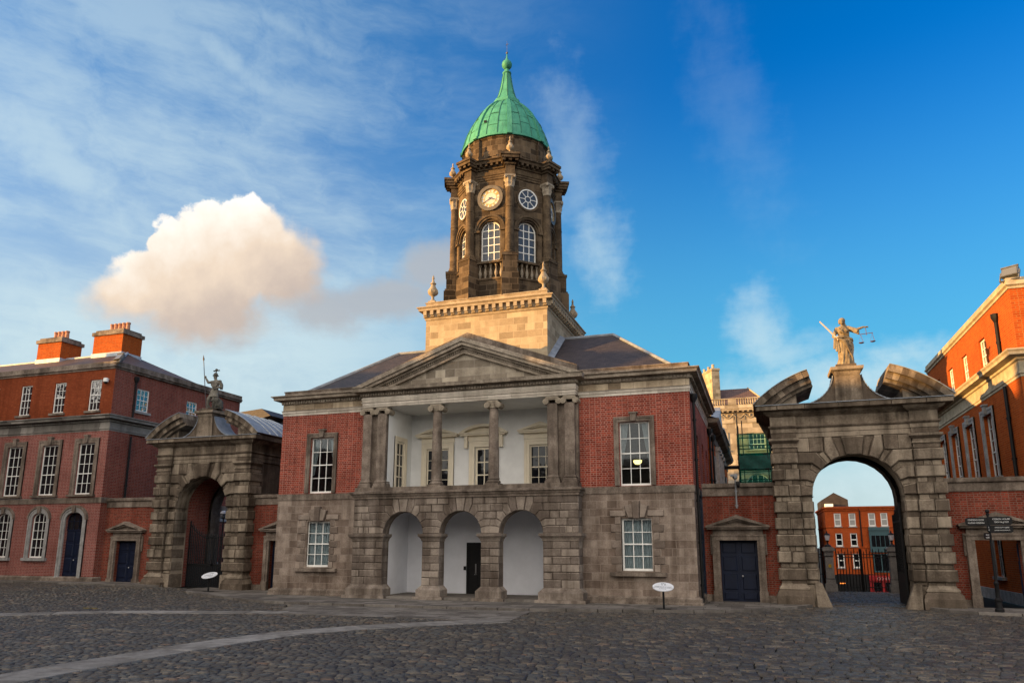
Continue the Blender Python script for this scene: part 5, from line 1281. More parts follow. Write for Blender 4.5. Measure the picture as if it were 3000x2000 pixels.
mb = MB(); mb.box(2, 16.2, 57.05, 73, -4, 7.9); mb.build('added_shade_block', M_HALL, H)  # unseen block added behind the hall to shade the lower street house
# ------------------------------------------------------------------ scaffold with green netting
Sf = thing('scaffold', 'scaffold tower draped in green netting beside the right gate', 'scaffold', (13.9, 26, -1))
xs, ys = (12.8, 15.15), (25, 27.2)
mb = MB()
for x in xs:
    for y in ys: mb.tube((x, y, -1), (x, y, 13.0 if x < 13 and y < 26 else (12.3 if x < 13 else 11.5)), .05, 6)
mb.tube((13.15, 25.1, 6), (13.15, 25.1, 12.4), .04, 6); mb.tube((14.95, 25.0, -1), (14.95, 25.0, 11.4), .045, 6)
mb.build('standards', M_BLACK, Sf)
mb = MB()
for z in (7.75, 8.55, 9.7, 10.4, 11.3):
    for y in ys: mb.tube((xs[0]-.1, y, z), (xs[1]+.15, y, z), .04, 6)
    for x in xs: mb.tube((x, ys[0]-.1, z), (x, ys[1]+.1, z), .04, 6)
mb.tube((11.6, 25.3, 8.75), (12.9, 25.3, 8.75), .14, 6)
mb.build('ledgers', M_BLACK, Sf)
for z in (8.62, 9.75):
    mb = MB()
    for k in range(5): mb.box(xs[0]-.05, xs[1]+.05, ys[0]+.1+k*.42, ys[0]+.46+k*.42, z, z+.05)
    mb.build('deck_boards', M_DARKWOOD, Sf)
for z0, z1, nm in ((9.6, 11.35, 1), (8.55, 9.65, 2), (5.5, 8.5, 3)):
    mb = MB(); k = 14
    for face in range(3):
        vs = []
        for j in range(5):
            for i in range(k+1):
                f = i/k; z = z0+(z1-z0)*j/4; w = .05*math.sin(f*9+j*1.7)
                v = (xs[0]+(xs[1]-xs[0])*f, ys[0]-.06+w, z) if face == 0 else ((xs[0]-.06+w, ys[0]+(ys[1]-ys[0])*f, z) if face == 1 else (xs[1]+.06+w, ys[0]+(ys[1]-ys[0])*f, z))
                vs.append(v)
        mb.add(vs, [(j*(k+1)+i, j*(k+1)+i+1, (j+1)*(k+1)+i+1, (j+1)*(k+1)+i) for j in range(4) for i in range(k)])
    mb.build('netting', M_NETTING if nm != 2 else M_NETDARK, Sf)

# ------------------------------------------------------------------ street seen through the right gate
KY = 70.; ks = (KY+34.823)/(50+34.823)
qx = lambda x: 14.174+(x-14.174)*ks
qz = lambda z: 2.7+(z-2.7)*ks
St = thing('street_house', 'orange red brick street house with white sash windows, seen through the right gate', 'building', (qx(24), KY, qz(-1.8)))
P = front(KY); x0, x1 = qx(20.55), qx(30)
ws = [(qx(a), qx(a+.66), qz(4.72), qz(6.08)) for a in (21.42, 22.83, 24.7, 25.85, 28)]; ws2 = [(qx(a), qx(a+.66), qz(2.68), qz(4.02)) for a in (21.42, 22.83, 28)]; ws3 = [(qx(a), qx(a+.66), qz(.5), qz(1.95)) for a in (21.44, 22.9, 28)]
mb = MB(); wall(mb, P, x0, x1, qz(-2), qz(6.7), ws+ws2+ws3, .25); wall(mb, west(x0), KY, KY+14, qz(-2), qz(6.7)); mb.build('brick_wall', M_BRICK_F, St)
mb = MB(); 
for z in (4.68, 2.6): mb.sweep([(x0, KY+14), (x0, KY), (x1, KY)], [(0, qz(z)-.1), (.08, qz(z)-.08), (.08, qz(z)+.02), (0, qz(z)+.05)])
mb.sweep([(x0, KY+14), (x0, KY), (x1, KY)], [(-.02, qz(6.3)), (.1, qz(6.34)), (.1, qz(6.5)), (.25, qz(6.56)), (.3, qz(6.72)), (-.4, qz(6.8))]); dentils(mb, P, x0, x1, qz(6.4), qz(6.52), .1, .2, .4, .2)
mb.build('cornice', M_BRICK_F, St)
for w in ws+ws2+ws3:
    o_ = window(St, P, *w, 1, 2, -.15, .12, .06, rise=0, meet=True, pane=M_GLASSPALE if w in ws else M_GLASS)
    s_ = MB(); s_.pbox(P, w[0]-.1, w[1]+.1, w[2]-.12, w[2], 0, .12); s_.build('sill', M_PALEG, o_)
mb = MB(); mb.pbox(P, qx(24.6), qx(26.5), qz(2.1), qz(4.62), 0, .35); mb.pbox(P, qx(24.55), qx(26.55), qz(4.3), qz(4.42), .35, .45); sb = mb.build('teal_shopfront', M_TEAL, St)
mb = MB()
for k in range(4): mb.pbox(P, qx(24.78+.42*k), qx(25.14+.42*k), qz(2.66), qz(3.78), .35, .37)
mb.build('pane', M_GLASS, sb)
mb = MB(); mb.pbox(P, qx(24.8), qx(26.4), qz(.1), qz(1.95), .0, .2); mb.build('green_window_frame', M_TEAL, St)
mb = MB(); mb.pbox(P, qx(24.9), qx(25.5), qz(.25), qz(1.85), .2, .22); mb.pbox(P, qx(25.6), qx(26.3), qz(.25), qz(1.85), .2, .22); mb.build('pane', M_GLASS, St)
mb = MB(); mb.pbox(P, x0, qx(24.2), qz(-1.9), qz(-.2), 0, .2); mb.build('dark_shopfront', M_BLACK, St)
mb = MB(); mb.pbox(P, qx(24.25), qx(26.8), qz(-1.9), qz(-.22), 0, .25); mb.pbox(P, qx(24.2), qx(26.85), qz(-.75), qz(-.3), .25, .5); rs = mb.build('red_shopfront', M_REDP, St)
text("CONAI'S", 'lettering', (qx(25.7), KY-.51, qz(-.53)), FACE_FRONT, .5, M_SHOPTEXT, St, .02)
mb = MB(); mb.pbox(P, qx(24.6), qx(25.3), qz(-1.8), qz(-.9), .25, .27); mb.pbox(P, qx(25.7), qx(26.4), qz(-1.8), qz(-.9), .25, .27); mb.build('pane', M_GLASS, St)
mb = MB()
for a in (21.5, 21.62, 21.75, 21.9): mb.ball((qx(a), KY-.25, qz(-1.1)+.04*a % .1), .06, n=8, m=6)
mb.build('shop_lamp', M_SHOPLIT, St)
mb = MB(); mb.tube((qx(23.9), KY-.12, qz(2.7)), (qx(23.9), KY-.12, qz(6.5)), .08, 6); mb.tube((qx(27.2), KY-.12, qz(2.7)), (qx(27.2), KY-.12, qz(6.5)), .08, 6); mb.build('drainpipe', M_BLACK, St)
mb = MB(); mb.box(x0+.3, x1, KY+.3, KY+13, qz(6.3), qz(6.78)); mb.build('flat_roof', M_LEAD, St)
B2 = thing('gabled_house', 'dark slate gabled house rising behind the red street house', 'building', (qx(22.2)+1, KY+14, -3))
mb = MB(); a, b, c = qx(20.9)+.1, qx(23.5)+.5, qx(22.1)+.4; yy = KY+12
mb.prism(front(yy), [(a, -3), (b, -3), (b, qz(7.55)+.6), (c, qz(8.15)+.9), (a, qz(7.5)+.6)], -8, 0); mb.build('slate_wall', M_DARKROOF, B2)
mb = MB(); mb.box(a+.4, a+1.5, yy-1.0, yy-.05, qz(6.6), qz(7.3)+.3); mb.build('roof_tank', M_WHITE, B2)
B3 = thing('glazed_building', 'narrow pale glazed building at the left edge of the right gate opening', 'building', (qx(18.6), KY+8, -3))
mb = MB(); mb.box(qx(17.4), qx(19.75), KY+4, KY+16, -3, qz(6.75)); mb.build('wall', M_GLASSPALE, B3)
mb = MB()
for k in range(7): mb.box(qx(17.4)-.05, qx(19.75)+.06, KY+3.9, KY+16, qz(-.5+1.05*k), qz(-.5+1.05*k)+.14)
for k in range(4): mb.box(qx(17.5+.7*k), qx(17.5+.7*k)+.12, KY+3.88, KY+4, -3, qz(6.7))
mb.build('mullions', M_PALEG, B3)

def pier(x, label):
    p = thing('gate_pier', label, 'gate pier', (x, 15.5, 0), 'stone piers of the street railings'); y = 15.75; h = .27
    mb = MB(); mb.box(x-h-.08, x+h+.08, y-h-.08, y+h+.08, -.3, .42); mb.box(x-h, x+h, y-h, y+h, .42, .7); mb.box(x-h+.03, x+h-.03, y-h+.03, y+h-.03, .7, 2.12); mb.box(x-h, x+h, y-h, y+h, 2.12, 2.4); mb.build('shaft', M_PIER, p)
    mb = MB(); mb.box(x-h-.08, x+h+.08, y-h-.08, y+h+.08, 2.4, 2.52); mb.prism(FR(0, y, 1, 0, 0, -1), [(x-h-.1, 2.52), (x+h+.1, 2.52), (x+h-.02, 2.66), (x-h+.02, 2.66)], -h-.08, h+.08); mb.build('cap', M_PIER, p)
    mb = MB()
    for z in (.72, 2.1): mb.box(x-h-.01, x+h+.01, y-h-.01, y+h+.01, z, z+.025)
    mb.build('iron_strap', M_BLACK, p)
    l = thing('pier_lamp', label.replace('stone pier', 'white lantern on the stone pier').split(',')[0], 'lamp', (x, y, 2.66), 'lanterns on the street piers')
    mb = MB(); mb.lathe(x, y, [(.22, 2.66), (.18, 2.74), (.06, 2.84), (.045, 2.95), (.1, 3.02), (.05, 3.06)], 12); mb.build('stem', M_BLACK, l)
    mb = MB(); mb.lathe(x, y, [(.11, 3.06), (.17, 3.34), (.165, 3.4)], 8); mb.build('glass', M_OPAL, l)
    mb = MB(); mb.lathe(x, y, [(.19, 3.38), (.13, 3.46), (.03, 3.52), (.045, 3.58), (.01, 3.64)], 8); mb.build('lantern_cap', M_BLACK, l)
pier(18.0, 'stone pier left of the street railings, with a yellow plate on it')
pier(21.62, 'stone pier right of the street railings, partly behind the gate jamb')
mb = MB(); mb.box(17.93, 18.07, 15.42, 15.435, 1.42, 1.6); o = tag(mb.build('hydrant_plate', M_YELLOW, None), 'small yellow plate with a black letter on the left street pier', 'sign'); text('H', 'lettering', (18.0, 15.418, 1.51), FACE_FRONT, .16, M_BLACK, o, .003)
def railing(x0, x1, label):
    f = thing('iron_railing', label, 'railing', ((x0+x1)/2, 15.75, 0)); mb = MB(); n = int((x1-x0)/.17)
    for i in range(n+1):
        x = x0+(x1-x0)*i/n; z = 2.45 if i % 2 == 0 else 2.3
        mb.tube((x, 15.75, -.2), (x, 15.75, z), .026, 5); mb.lathe(x, 15.75, [(.03, z), (.035, z+.03), (.0, z+.14)], 5)
    mb.build('bars', M_BLACK, f)
    mb = MB()
    for z in (.25, 1.0, 2.02, 2.2): mb.tube((x0, 15.75, z), (x1, 15.75, z), .028, 6)
    for x in ((x0+x1)/2-.05, (x0+x1)/2+.05, x0, x1): mb.tube((x, 15.75, -.1), (x, 15.75, 2.55), .035, 6)
    mb.build('rails', M_BLACK, f)
railing(18.42, 21.2, 'tall black iron railing gates between the two street piers'); railing(15.6, 17.6, 'short run of black iron railing left of the left street pier')

# ------------------------------------------------------------------ roofs far behind the left gate
Q_ = thing('slate_roofed_house', 'dark slate roofed house far behind the left gate', 'building', (-36, 30, 0))
mb = MB(); mb.box(-44, -30, 30, 40, 0, 14.6); mb.build('wall', M_BRICK_SIDE, Q_)
mb = MB(); mb.add([(-44, 29.7, 14.5), (-29.7, 29.7, 14.5), (-29.7, 34, 16.9), (-44, 34, 16.9)], [(0, 1, 2, 3)]); mb.prism(FR(0, 29.6, 1, 0, 0, -1), [(-39, 15.3), (-34.6, 16.2), (-35.8, 17.0), (-39.5, 16.7)], -4, 0); mb.add([(-29.7, 29.7, 14.5), (-29.7, 34, 16.9), (-29.7, 40, 14.5)], [(0, 1, 2)]); mb.build('roof', M_SLATE, Q_)

# ------------------------------------------------------------------ iron gates, lamp, poles, signs
def bars(mb, P, u0, u1, top, n, r=.03, z0=.08):
    for i in range(n+1):
        u = u0+(u1-u0)*i/n; z = top(u); mb.tube(P(u, z0), P(u, z), r, 5)
        a, b = P(u, z), P(u, z+.16); mb.tube(a, b, .034, 5, .002)
        if i < n: uu = u+(u1-u0)/n/2; mb.tube(P(uu, z0), P(uu, 1.42), r*.8, 4)
for s_, nm in ((-1, 'left'), (1, 'right')):
    gt = thing('iron_gate', 'shut black iron gate leaf with spiked bars, %s half of the left arch' % nm, 'gate', (-18.75+s_*1.9, 3.9, 0), 'iron gate leaves of the left arch')
    P = FR(-18.75, 3.9, s_, 0, 0, -1); top = lambda u: 3.3+.85*max(0, (u-.55)/1.35)**1.8
    mb = MB(); bars(mb, P, .05, 1.88, top, 13); mb.build('bars', M_BLACK, gt)
    mb = MB(); mb.pbox(P, .0, 1.92, 1.42, 1.56, -.03, .03); mb.pbox(P, .0, 1.92, .06, .16, -.03, .03); mb.pbox(P, .0, .07, .06, 3.3, -.03, .03); mb.pbox(P, 1.86, 1.93, .06, 4.2, -.03, .03)
    pts = [P(.05+1.83*k/12, top(.05+1.83*k/12)-.14) for k in range(13)]; mb.path(pts, .03, 6); mb.build('gate_frame', M_BLACK, gt)
gt = thing('iron_gate', 'black iron gate leaf folded open against the right jamb of the right gate', 'gate', (20.3, 3.5, 0))
P = west(20.28); mb = MB(); bars(mb, P, 3.55, 5.5, lambda u: 4.0+.3*(5.5-u), 13, .03); mb.build('bars', M_BLACK, gt)
mb = MB(); mb.pbox(P, 3.5, 5.55, .06, 1.5, -.03, .03); mb.pbox(P, 3.5, 5.55, 3.8, 3.9, -.03, .03); mb.pbox(P, 3.48, 3.58, .05, 4.7, -.04, .04); mb.pbox(P, 5.5, 5.58, .05, 4.2, -.04, .04); mb.build('gate_frame', M_BLACK, gt)
mb = MB(); mb.pbox(P, 3.56, 5.5, 1.5, 3.8, .0, .012); mb.build('backing_sheet', M_BLACK, gt)
lx, ly = -22.0, 8.5
lp = thing('lamp_post', 'black lamp post with a round globe lamp inside the left arch', 'lamp post', (lx, ly, 0))
mb = MB(); mb.tube((lx, ly, 0), (lx, ly, 4.55), .05, 8, .04); mb.lathe(lx, ly, [(.12, 0), (.1, .6), (.06, .7)], 10); mb.build('post', M_BLACK, lp)
mb = MB(); mb.ball((lx, ly, 4.82), .29, n=16, m=12); gb = mb.build('globe', M_OPAL, lp)
mb = MB()
for k in range(6):
    a = math.pi*k/3; mb.path([(lx+.3*math.cos(a)*math.cos(b), ly+.3*math.sin(a)*math.cos(b), 4.82+.3*math.sin(b)) for b in (-1.4, -.9, -.45, 0)], .014, 5)
mb.lathe(lx, ly, [(.31, 4.8), (.315, 4.83), (.31, 4.86)], 16, cap=False); mb.build('cage', M_BLACK, gb)
cp = thing('camera_pole', 'slim grey pole with a security camera above the screen wall door', 'camera pole', (13.07, 2.8, 4.5))
mb = MB(); mb.tube((13.07, 2.76, 4.5), (13.07, 2.76, 5.95), .04, 8); mb.box(13.0, 13.14, 2.76, 2.95, 4.6, 4.66); mb.box(13.0, 13.14, 2.76, 2.95, 5.3, 5.36); mb.build('pole', M_GREYP, cp)
mb = MB(); mb.lathe(13.07, 2.76, [(.07, 5.9), (.12, 5.96), (.12, 6.1), (.06, 6.16)], 10); mb.box(12.86, 13.02, 2.5, 2.85, 6.02, 6.12); mb.build('camera_head', M_GREYP, cp)
mb = MB(); mb.box(13.1, 13.28, 2.6, 2.85, 5.62, 5.78); mb.lathe(13.2, 2.6, [(.08, 5.58), (.05, 5.5), (.01, 5.46)], 8); mb.build('junction_box', M_BLACK, cp)
def disc_sign(x, y, zb, tilt_dir, label, lines, roll=0.):
    s = thing('information_sign', label, 'sign', (x, y, zb)); zc_ = 1.02
    mb = MB(); mb.tube((x, y, zb), (x, y, zc_-.02), .045, 8); mb.box(x-.3, x+.3, y-.12, y+.1, zb, zb+.02); mb.build('post', M_BLACK, s)
    nrm = Vector((*tilt_dir, 1)).normalized(); hx = Vector((1, 0, 0)); ex = (hx-nrm*hx.dot(nrm)).normalized(); ey = nrm.cross(ex)
    rot = Matrix((ex, ey, nrm)).transposed(); c = Vector((x, y, zc_))
    mb = MB(); n = 40
    mb.add([c+ex*.44*math.cos(2*math.pi*i/n)+ey*.42*math.sin(2*math.pi*i/n)+nrm*d for d in (-.02, 0.01) for i in range(n)], [tuple(range(n-1, -1, -1)), tuple(range(n, 2*n))]+[(i, (i+1) % n, n+(i+1) % n, n+i) for i in range(n)])
    pl = mb.build('sign_plate', M_SIGNW, s)
    for txt, oy, sz in lines: text(txt, 'lettering', tuple(c+ey*oy+nrm*.012), rot, sz, M_INK, pl, .002)
    mb = MB()
    for k, (a, b) in enumerate(((-.09, .27), (-.02, .3), (.05, .27), (-.06, .16), (.06, .17))):
        p = c+ex*a+ey*b+nrm*.012; mb.add([p+ex*u+ey*v for u, v in ((-.03, -.025), (.035, -.02), (.03, .03), (-.03, .025))], [(0, 1, 2, 3)])
    mb.build('emblem', M_INK, pl)
disc_sign(10.08, -2.75, .12, (.06, -.40), 'white oval information sign on a black post by the gatehouse right corner', (('UPPER CASTLE YARD', -.02, .075), ('CLÓS UACHTARACH AN CHAISLEÁIN', -.12, .05), ('GATEHOUSE', -.22, .05)))
disc_sign(-15.89, .4, .12, (.02, -.42), 'white oval information sign in front of the left gate railings', (('CASTLE GATE', -.02, .08), ('GEATA AN CHAISLEÁIN', -.12, .05)))
fx, fy = 23.05, .5
fp = thing('fingerpost', 'black fingerpost with white lettered arms on the pavement by the open navy door', 'signpost', (fx, fy, .1))
mb = MB(); mb.lathe(fx, fy, [(.17, .1), (.17, .22), (.13, .26), (.12, .5), (.15, .54), (.15, .6), (.085, .66), (.08, 1.15), (.1, 1.2), (.1, 1.26), (.055, 1.32), (.048, 3.95), (.07, 3.97), (.07, 4.03), (.03, 4.05)], 12); mb.ball((fx, fy, 4.12), .085, n=12, m=8); mb.build('post', M_BLACK, fp)
def finger(L, z0, z1, ang, lines, lab):
    d = Vector((math.cos(R_(ang)), math.sin(R_(ang)), 0)); nrm = Vector((d.y, -d.x, 0))
    if nrm.y > 0: nrm = -nrm
    mb = MB(); P = lambda u, z, q=0.: tuple(Vector((fx, fy, z))+d*u+nrm*q)
    mb.prism(P, [(.04, z0), (L-.1, z0), (L-.01, z0+.06), (L-.01, z1-.06), (L-.1, z1), (.04, z1)], -.02, .02); o = mb.build('finger', M_BLACK, fp, label=lab)
    ex = d if d.dot(Vector((1, 0, 0))) > 0 else -d
    rot = Matrix((ex, Vector((0, 0, 1)), nrm)).transposed()
    for txt, zz, sz in lines: text(txt, 'lettering', tuple(Vector((fx, fy, zz))+d*(L*.5+.03)+nrm*.023), rot, sz, M_TEXT, o, .002, sx=min(1., (L-.22)/(len(txt)*sz*.66)))
finger(.86, 3.54, 3.87, 183, (('CONFERENCE CENTRE', 3.77, .085), ('AN tIONAD COMHDHÁLA', 3.65, .085)), 'arm pointing left')
finger(.86, 3.56, 3.9, 2, (('COACH HOUSE', 3.8, .088), ('TEACH NA gCÓISTÍ', 3.68, .085)), 'upper arm pointing right')
finger(.86, 3.24, 3.55, 3, (('CHESTER BEATTY LIBRARY', 3.46, .068), ('LEABHARLANN CHESTER BEATTY', 3.35, .055)), 'lower arm pointing right')
finger(.62, 3.28, 3.54, 250, (('TOURS', 3.46, .08), ('TURAIS', 3.35, .08)), 'arm pointing towards the yard')
finger(.62, 2.98, 3.24, 236, (('GARDENS', 3.16, .08), ('GAIRDÍNÍ', 3.05, .08)), 'lowest arm pointing towards the yard')
# ------------------------------------------------------------------ statues
def solid(name, mb, m, parent, vox=.028, smooth=2):
    o = mb.build(name, m, parent)
    r = o.modifiers.new('remesh', 'REMESH'); r.mode = 'VOXEL'; r.voxel_size = vox; r.use_smooth_shade = True
    s_ = o.modifiers.new('smooth', 'SMOOTH'); s_.iterations = smooth; s_.factor = .5
    return o
def limb(mb, pts, rs, n=10):
    for (p, q), (a, b) in zip(zip(pts, pts[1:]), zip(rs, rs[1:])):
        mb.tube(p, q, a, n, b); mb.ball(q, b, n=n, m=8)
    mb.ball(pts[0], rs[0], n=n, m=8)
def fingers(mb, c, d, up, s=1.):
    d = Vector(d).normalized(); up = Vector(up); c = Vector(c); side = d.cross(up).normalized()
    for k in range(4):
        b = c+side*(.045*(k-1.5))*s+d*.06*s; m_ = b+d*.06*s; e = m_+(d*.3-up*.9).normalized()*.05*s
        limb(mb, [b, m_, e], [.021*s, .02*s, .017*s], 6)
    limb(mb, [c-side*.07*s, c-side*.1*s+d*.05*s-up*.02*s], [.024*s, .02*s], 6)
# woman with sword and scales
wx, wy, wz = 18.47, 2.78, 11.2
J_ = thing('statue', 'pale stone statue of a robed woman with sword and scales on the right gate', 'statue', (wx, wy, wz))
L_ = lambda x, y, z: (wx+x, wy+y, wz+z)
mb = MB()
prof = [(.37, 0), (.355, .12), (.33, .35), (.325, .6), (.335, .85), (.345, 1.05), (.32, 1.2), (.27, 1.36), (.245, 1.48), (.265, 1.6), (.285, 1.72), (.27, 1.84), (.2, 1.95), (.09, 2.0)]
vs = []; n = 64
for r, z in prof:
    cx = .02+.06*math.sin(z*1.7); 
    for i in range(n):
        a = 2*math.pi*i/n
        amp = .085*max(0, 1-z/1.5) + (.03 if z < 1.9 else 0)
        f = 1+amp*math.sin(9*a+2.6*z)+amp*.7*math.sin(15*a-4.5*z+1)+.05*max(0, 1-abs(z-.9)/.9)*math.sin(4*a-5*z)
        yb = .74 if z < 1.3 else .66
        vs.append(L_(cx+r*f*math.cos(a), r*f*yb*math.sin(a), z))
mb.add(vs, [(j*n+i, j*n+(i+1) % n, (j+1)*n+(i+1) % n, (j+1)*n+i) for j in range(len(prof)-1) for i in range(n)]+[tuple(range(n-1, -1, -1)), tuple((len(prof)-1)*n+i for i in range(n))])
for s_ in (-1, 1): mb.ball(L_(.05+s_*.11, -.16, 1.70), .105, .1, .1)
limb(mb, [L_(.03, 0, 1.92), L_(.02, -.02, 2.08)], [.085, .075])
mb.ball(L_(.0, -.03, 2.22), .125, .14, .165)                      # head
mb.ball(L_(-.01, -.15, 2.19), .03, .045, .05); mb.ball(L_(0, -.12, 2.11), .06, .05, .05)
limb(mb, [L_(-.24, 0, 1.86), L_(-.4, .02, 1.5), L_(-.3, -.18, 1.36)], [.105, .085, .06])
limb(mb, [L_(.28, 0, 1.88), L_(.6, -.04, 1.74), L_(.93, -.08, 1.84)], [.11, .08, .05])
limb(mb, [L_(.93, -.08, 1.84), L_(1.02, -.08, 1.83)], [.05, .045]); fingers(mb, L_(1.0, -.08, 1.84), (1, 0, 0), (0, 0, 1))
mb.ball(L_(-.29, -.2, 1.36), .07, .06, .075); fingers(mb, L_(-.29, -.2, 1.36), (.6, -.5, .2), (-.5, 0, .8))
solid('body', mb, M_STATUE, J_, .022, 2)
mb = MB(); mb.ball(L_(.03, .02, 2.27), .155, .165, .15); mb.ball(L_(.1, .1, 2.12), .09, .1, .14); mb.ball(L_(.16, .05, 1.98), .07, .07, .12); mb.ball(L_(-.1, -.05, 2.2), .05, .08, .13); solid('hair', mb, M_STATUE, J_, .022, 1)
mb = MB()                                           # hanging sleeve and mantle
mb.tube(L_(.3, 0, 1.84), L_(.68, -.04, 1.66), .13, 10, .14); mb.tube(L_(.66, -.04, 1.7), L_(.7, -.04, 1.5), .1, 8, .05)
for k, (x, z0, z1) in enumerate(((-.38, 1.35, .86), (-.32, 1.36, .72), (-.25, 1.38, .66))): mb.tube(L_(x, -.12, z0), L_(x-.03+.04*k, -.1, z1), .05, 8, .075)
for k in range(5): mb.path([L_(-.28+.06*k, -.22-.01*k, 1.36-.02*k), L_(.08+.03*k, -.27, 1.2-.13*k), L_(.36, -.14, 1.14-.2*k)], .045, 8)
mb.path([L_(-.28, -.2, 1.42), L_(.0, -.22, 1.4), L_(.38, -.08, 1.3), L_(.42, .05, 1.18)], .06, 8)
mb.path([L_(-.2, -.16, 1.86), L_(0, -.23, 1.62), L_(.26, -.16, 1.5)], .045, 8)
solid('mantle', mb, M_STATUE, J_, .024, 2)
mb = MB(); mb.tube(L_(-.24, -.24, 1.26), L_(-.3, -.22, 1.37), .03, 8); mb.box(wx-.40, wx-.22, wy-.26, wy-.20, wz+1.38, wz+1.43)
mb.tube(L_(-.32, -.22, 1.40), L_(-1.0, -.3, 2.24), .042, 8, .03); mb.build('sword', M_PINKST, J_)
mb = MB(); mb.tube(L_(1.03, -.09, 1.82), L_(1.04, -.09, 1.42), .013, 6); mb.tube(L_(.72, -.09, 1.48), L_(1.33, -.09, 1.52), .016, 6)
for x, z in ((.79, 1.48), (1.29, 1.51)):
    for dx, dy in ((-.11, 0), (.08, .07), (.08, -.07)): mb.tube(L_(x, -.09, z), L_(x+dx, -.09+dy, z-.42), .006, 4)
    mb.lathe(wx+x, wy-.09, [(.02, wz+z-.46), (.09, wz+z-.44), (.125, wz+z-.415), (.12, wz+z-.41)], 14)
mb.build('scales', M_COPPERDK, J_)
# soldier with spear and lion
sx_, sy_, sz = -18.68, 2.78, 11.2
V = thing('statue', 'grey stone statue of a helmeted soldier with spear and lion on the left gate', 'statue', (sx_, sy_, sz))
L_ = lambda x, y, z: (sx_+x, sy_+y, sz+z)
mb = MB()
limb(mb, [L_(-.12, 0, 1.12), L_(-.36, -.1, .68), L_(-.5, .0, .2), L_(-.54, -.02, .06)], [.15, .12, .07, .07]); limb(mb, [L_(-.52, -.02, .06), L_(-.74, -.16, .05)], [.065, .05])
limb(mb, [L_(.1, .02, 1.12), L_(-.02, -.06, .62), L_(-.04, .1, .12), L_(-.05, .05, .05)], [.15, .12, .075, .07]); limb(mb, [L_(-.04, .06, .05), L_(-.08, -.16, .05)], [.06, .05])
for z, rx, ry, x in ((1.12, .25, .18, -.02), (1.3, .24, .17, 0), (1.5, .25, .18, .02), (1.68, .29, .19, .02), (1.8, .27, .17, .03)): mb.ball(L_(x, 0, z), rx, ry, .16)
limb(mb, [L_(.0, 0, 1.88), L_(-.01, -.02, 2.03)], [.09, .085])
mb.ball(L_(-.02, -.04, 2.15), .115, .135, .15); mb.ball(L_(-.02, -.16, 2.13), .025, .035, .04); mb.ball(L_(-.02, -.12, 2.05), .06, .06, .06)
limb(mb, [L_(-.25, 0, 1.82), L_(-.55, -.04, 1.8), L_(-.8, -.06, 2.16)], [.105, .08, .055]); mb.ball(L_(-.81, -.07, 2.2), .065, .06, .075); fingers(mb, L_(-.82, -.08, 2.22), (.6, -.6, 0), (0, 0, 1), .9)
limb(mb, [L_(.3, 0, 1.82), L_(.46, .05, 1.46), L_(.14, -.17, 1.36)], [.105, .085, .055]); fingers(mb, L_(.12, -.18, 1.36), (-1, -.2, -.2), (0, -.6, .6), .9)
solid('body', mb, M_STATUE_D, V, .024, 2)
mb = MB(); vs = []; n = 48; pr = [(.23, 1.28), (.255, 1.15), (.28, 1.02), (.31, .88), (.325, .80)]
for r, z in pr:
    for i in range(n):
        a = 2*math.pi*i/n; f = 1+.10*math.sin(13*a)*(1.3-z); vs.append(L_(-.08+.06*(z-.7)+r*f*math.cos(a), r*f*.72*math.sin(a), z))
mb.add(vs, [(j*n+i, j*n+(i+1) % n, (j+1)*n+(i+1) % n, (j+1)*n+i) for j in range(4) for i in range(n)]+[tuple(range(n-1, -1, -1)), tuple(4*n+i for i in range(n))]); solid('tunic', mb, M_STATUE_D, V, .024, 1)
mb = MB()
for k in range(4): mb.path([L_(-.22, -.14, 1.84-.07*k), L_(.02, -.25, 1.66-.09*k), L_(.28, -.16, 1.74-.07*k)], .045, 8)
mb.path([L_(.3, -.05, 1.88), L_(.42, .1, 1.6), L_(.38, .12, 1.3)], .1, 8); mb.path([L_(-.26, .1, 1.86), L_(.3, .16, 1.86)], .08, 8); solid('cloak', mb, M_STATUE_D, V, .026, 2)
mb = MB(); mb.lathe(sx_-.02, sy_-.03, [(.19, sz+2.2), (.2, sz+2.22), (.145, sz+2.25), (.135, sz+2.32), (.09, sz+2.39), (.03, sz+2.42)], 16); mb.tube(L_(-.02, -.02, 2.4), L_(-.01, .0, 2.56), .035, 8); mb.ball(L_(-.01, 0, 2.6), .09, .1, .09); mb.tube(L_(-.2, 0, 2.55), L_(.2, 0, 2.56), .04, 8); mb.ball(L_(-.2, 0, 2.55), .05); mb.ball(L_(.2, 0, 2.56), .055, .05, .04); mb.build('helmet', M_DARKST, V)
mb = MB(); mb.tube(L_(-.5, -.1, .02), L_(-1.02, -.1, 3.3), .026, 8, .022); mb.tube(L_(-1.02, -.1, 3.28), L_(-1.035, -.1, 3.38), .03, 6, .06); mb.tube(L_(-1.035, -.1, 3.38), L_(-1.08, -.1, 3.68), .06, 6, .004); mb.build('spear', M_SPEAR, V)
mb = MB(); mb.ball(L_(.36, .05, .34), .24, .3, .34, n=16, m=12); mb.ball(L_(.28, -.08, .52), .25, .22, .26, n=16, m=12); mb.ball(L_(.1, -.2, .54), .12, .13, .115); mb.ball(L_(.02, -.27, .5), .075, .08, .065)
for k in range(14):
    a = 2*math.pi*k/14; mb.ball(L_(.2+.06*math.cos(a*2), -.14+.05*math.sin(a), .54)+Vector((.2*math.cos(a), .05, .2*math.sin(a))) if 0 else tuple(Vector(L_(.2, -.14, .54))+Vector((.19*math.cos(a), .04, .2*math.sin(a)))), .065)
for x, y in ((.14, -.24), (.34, -.22)): limb(mb, [L_(x+.05, y+.05, .4), L_(x, y, .16), L_(x-.02, y-.03, .04)], [.1, .07, .06]); mb.ball(L_(x-.03, y-.08, .04), .07, .09, .04)
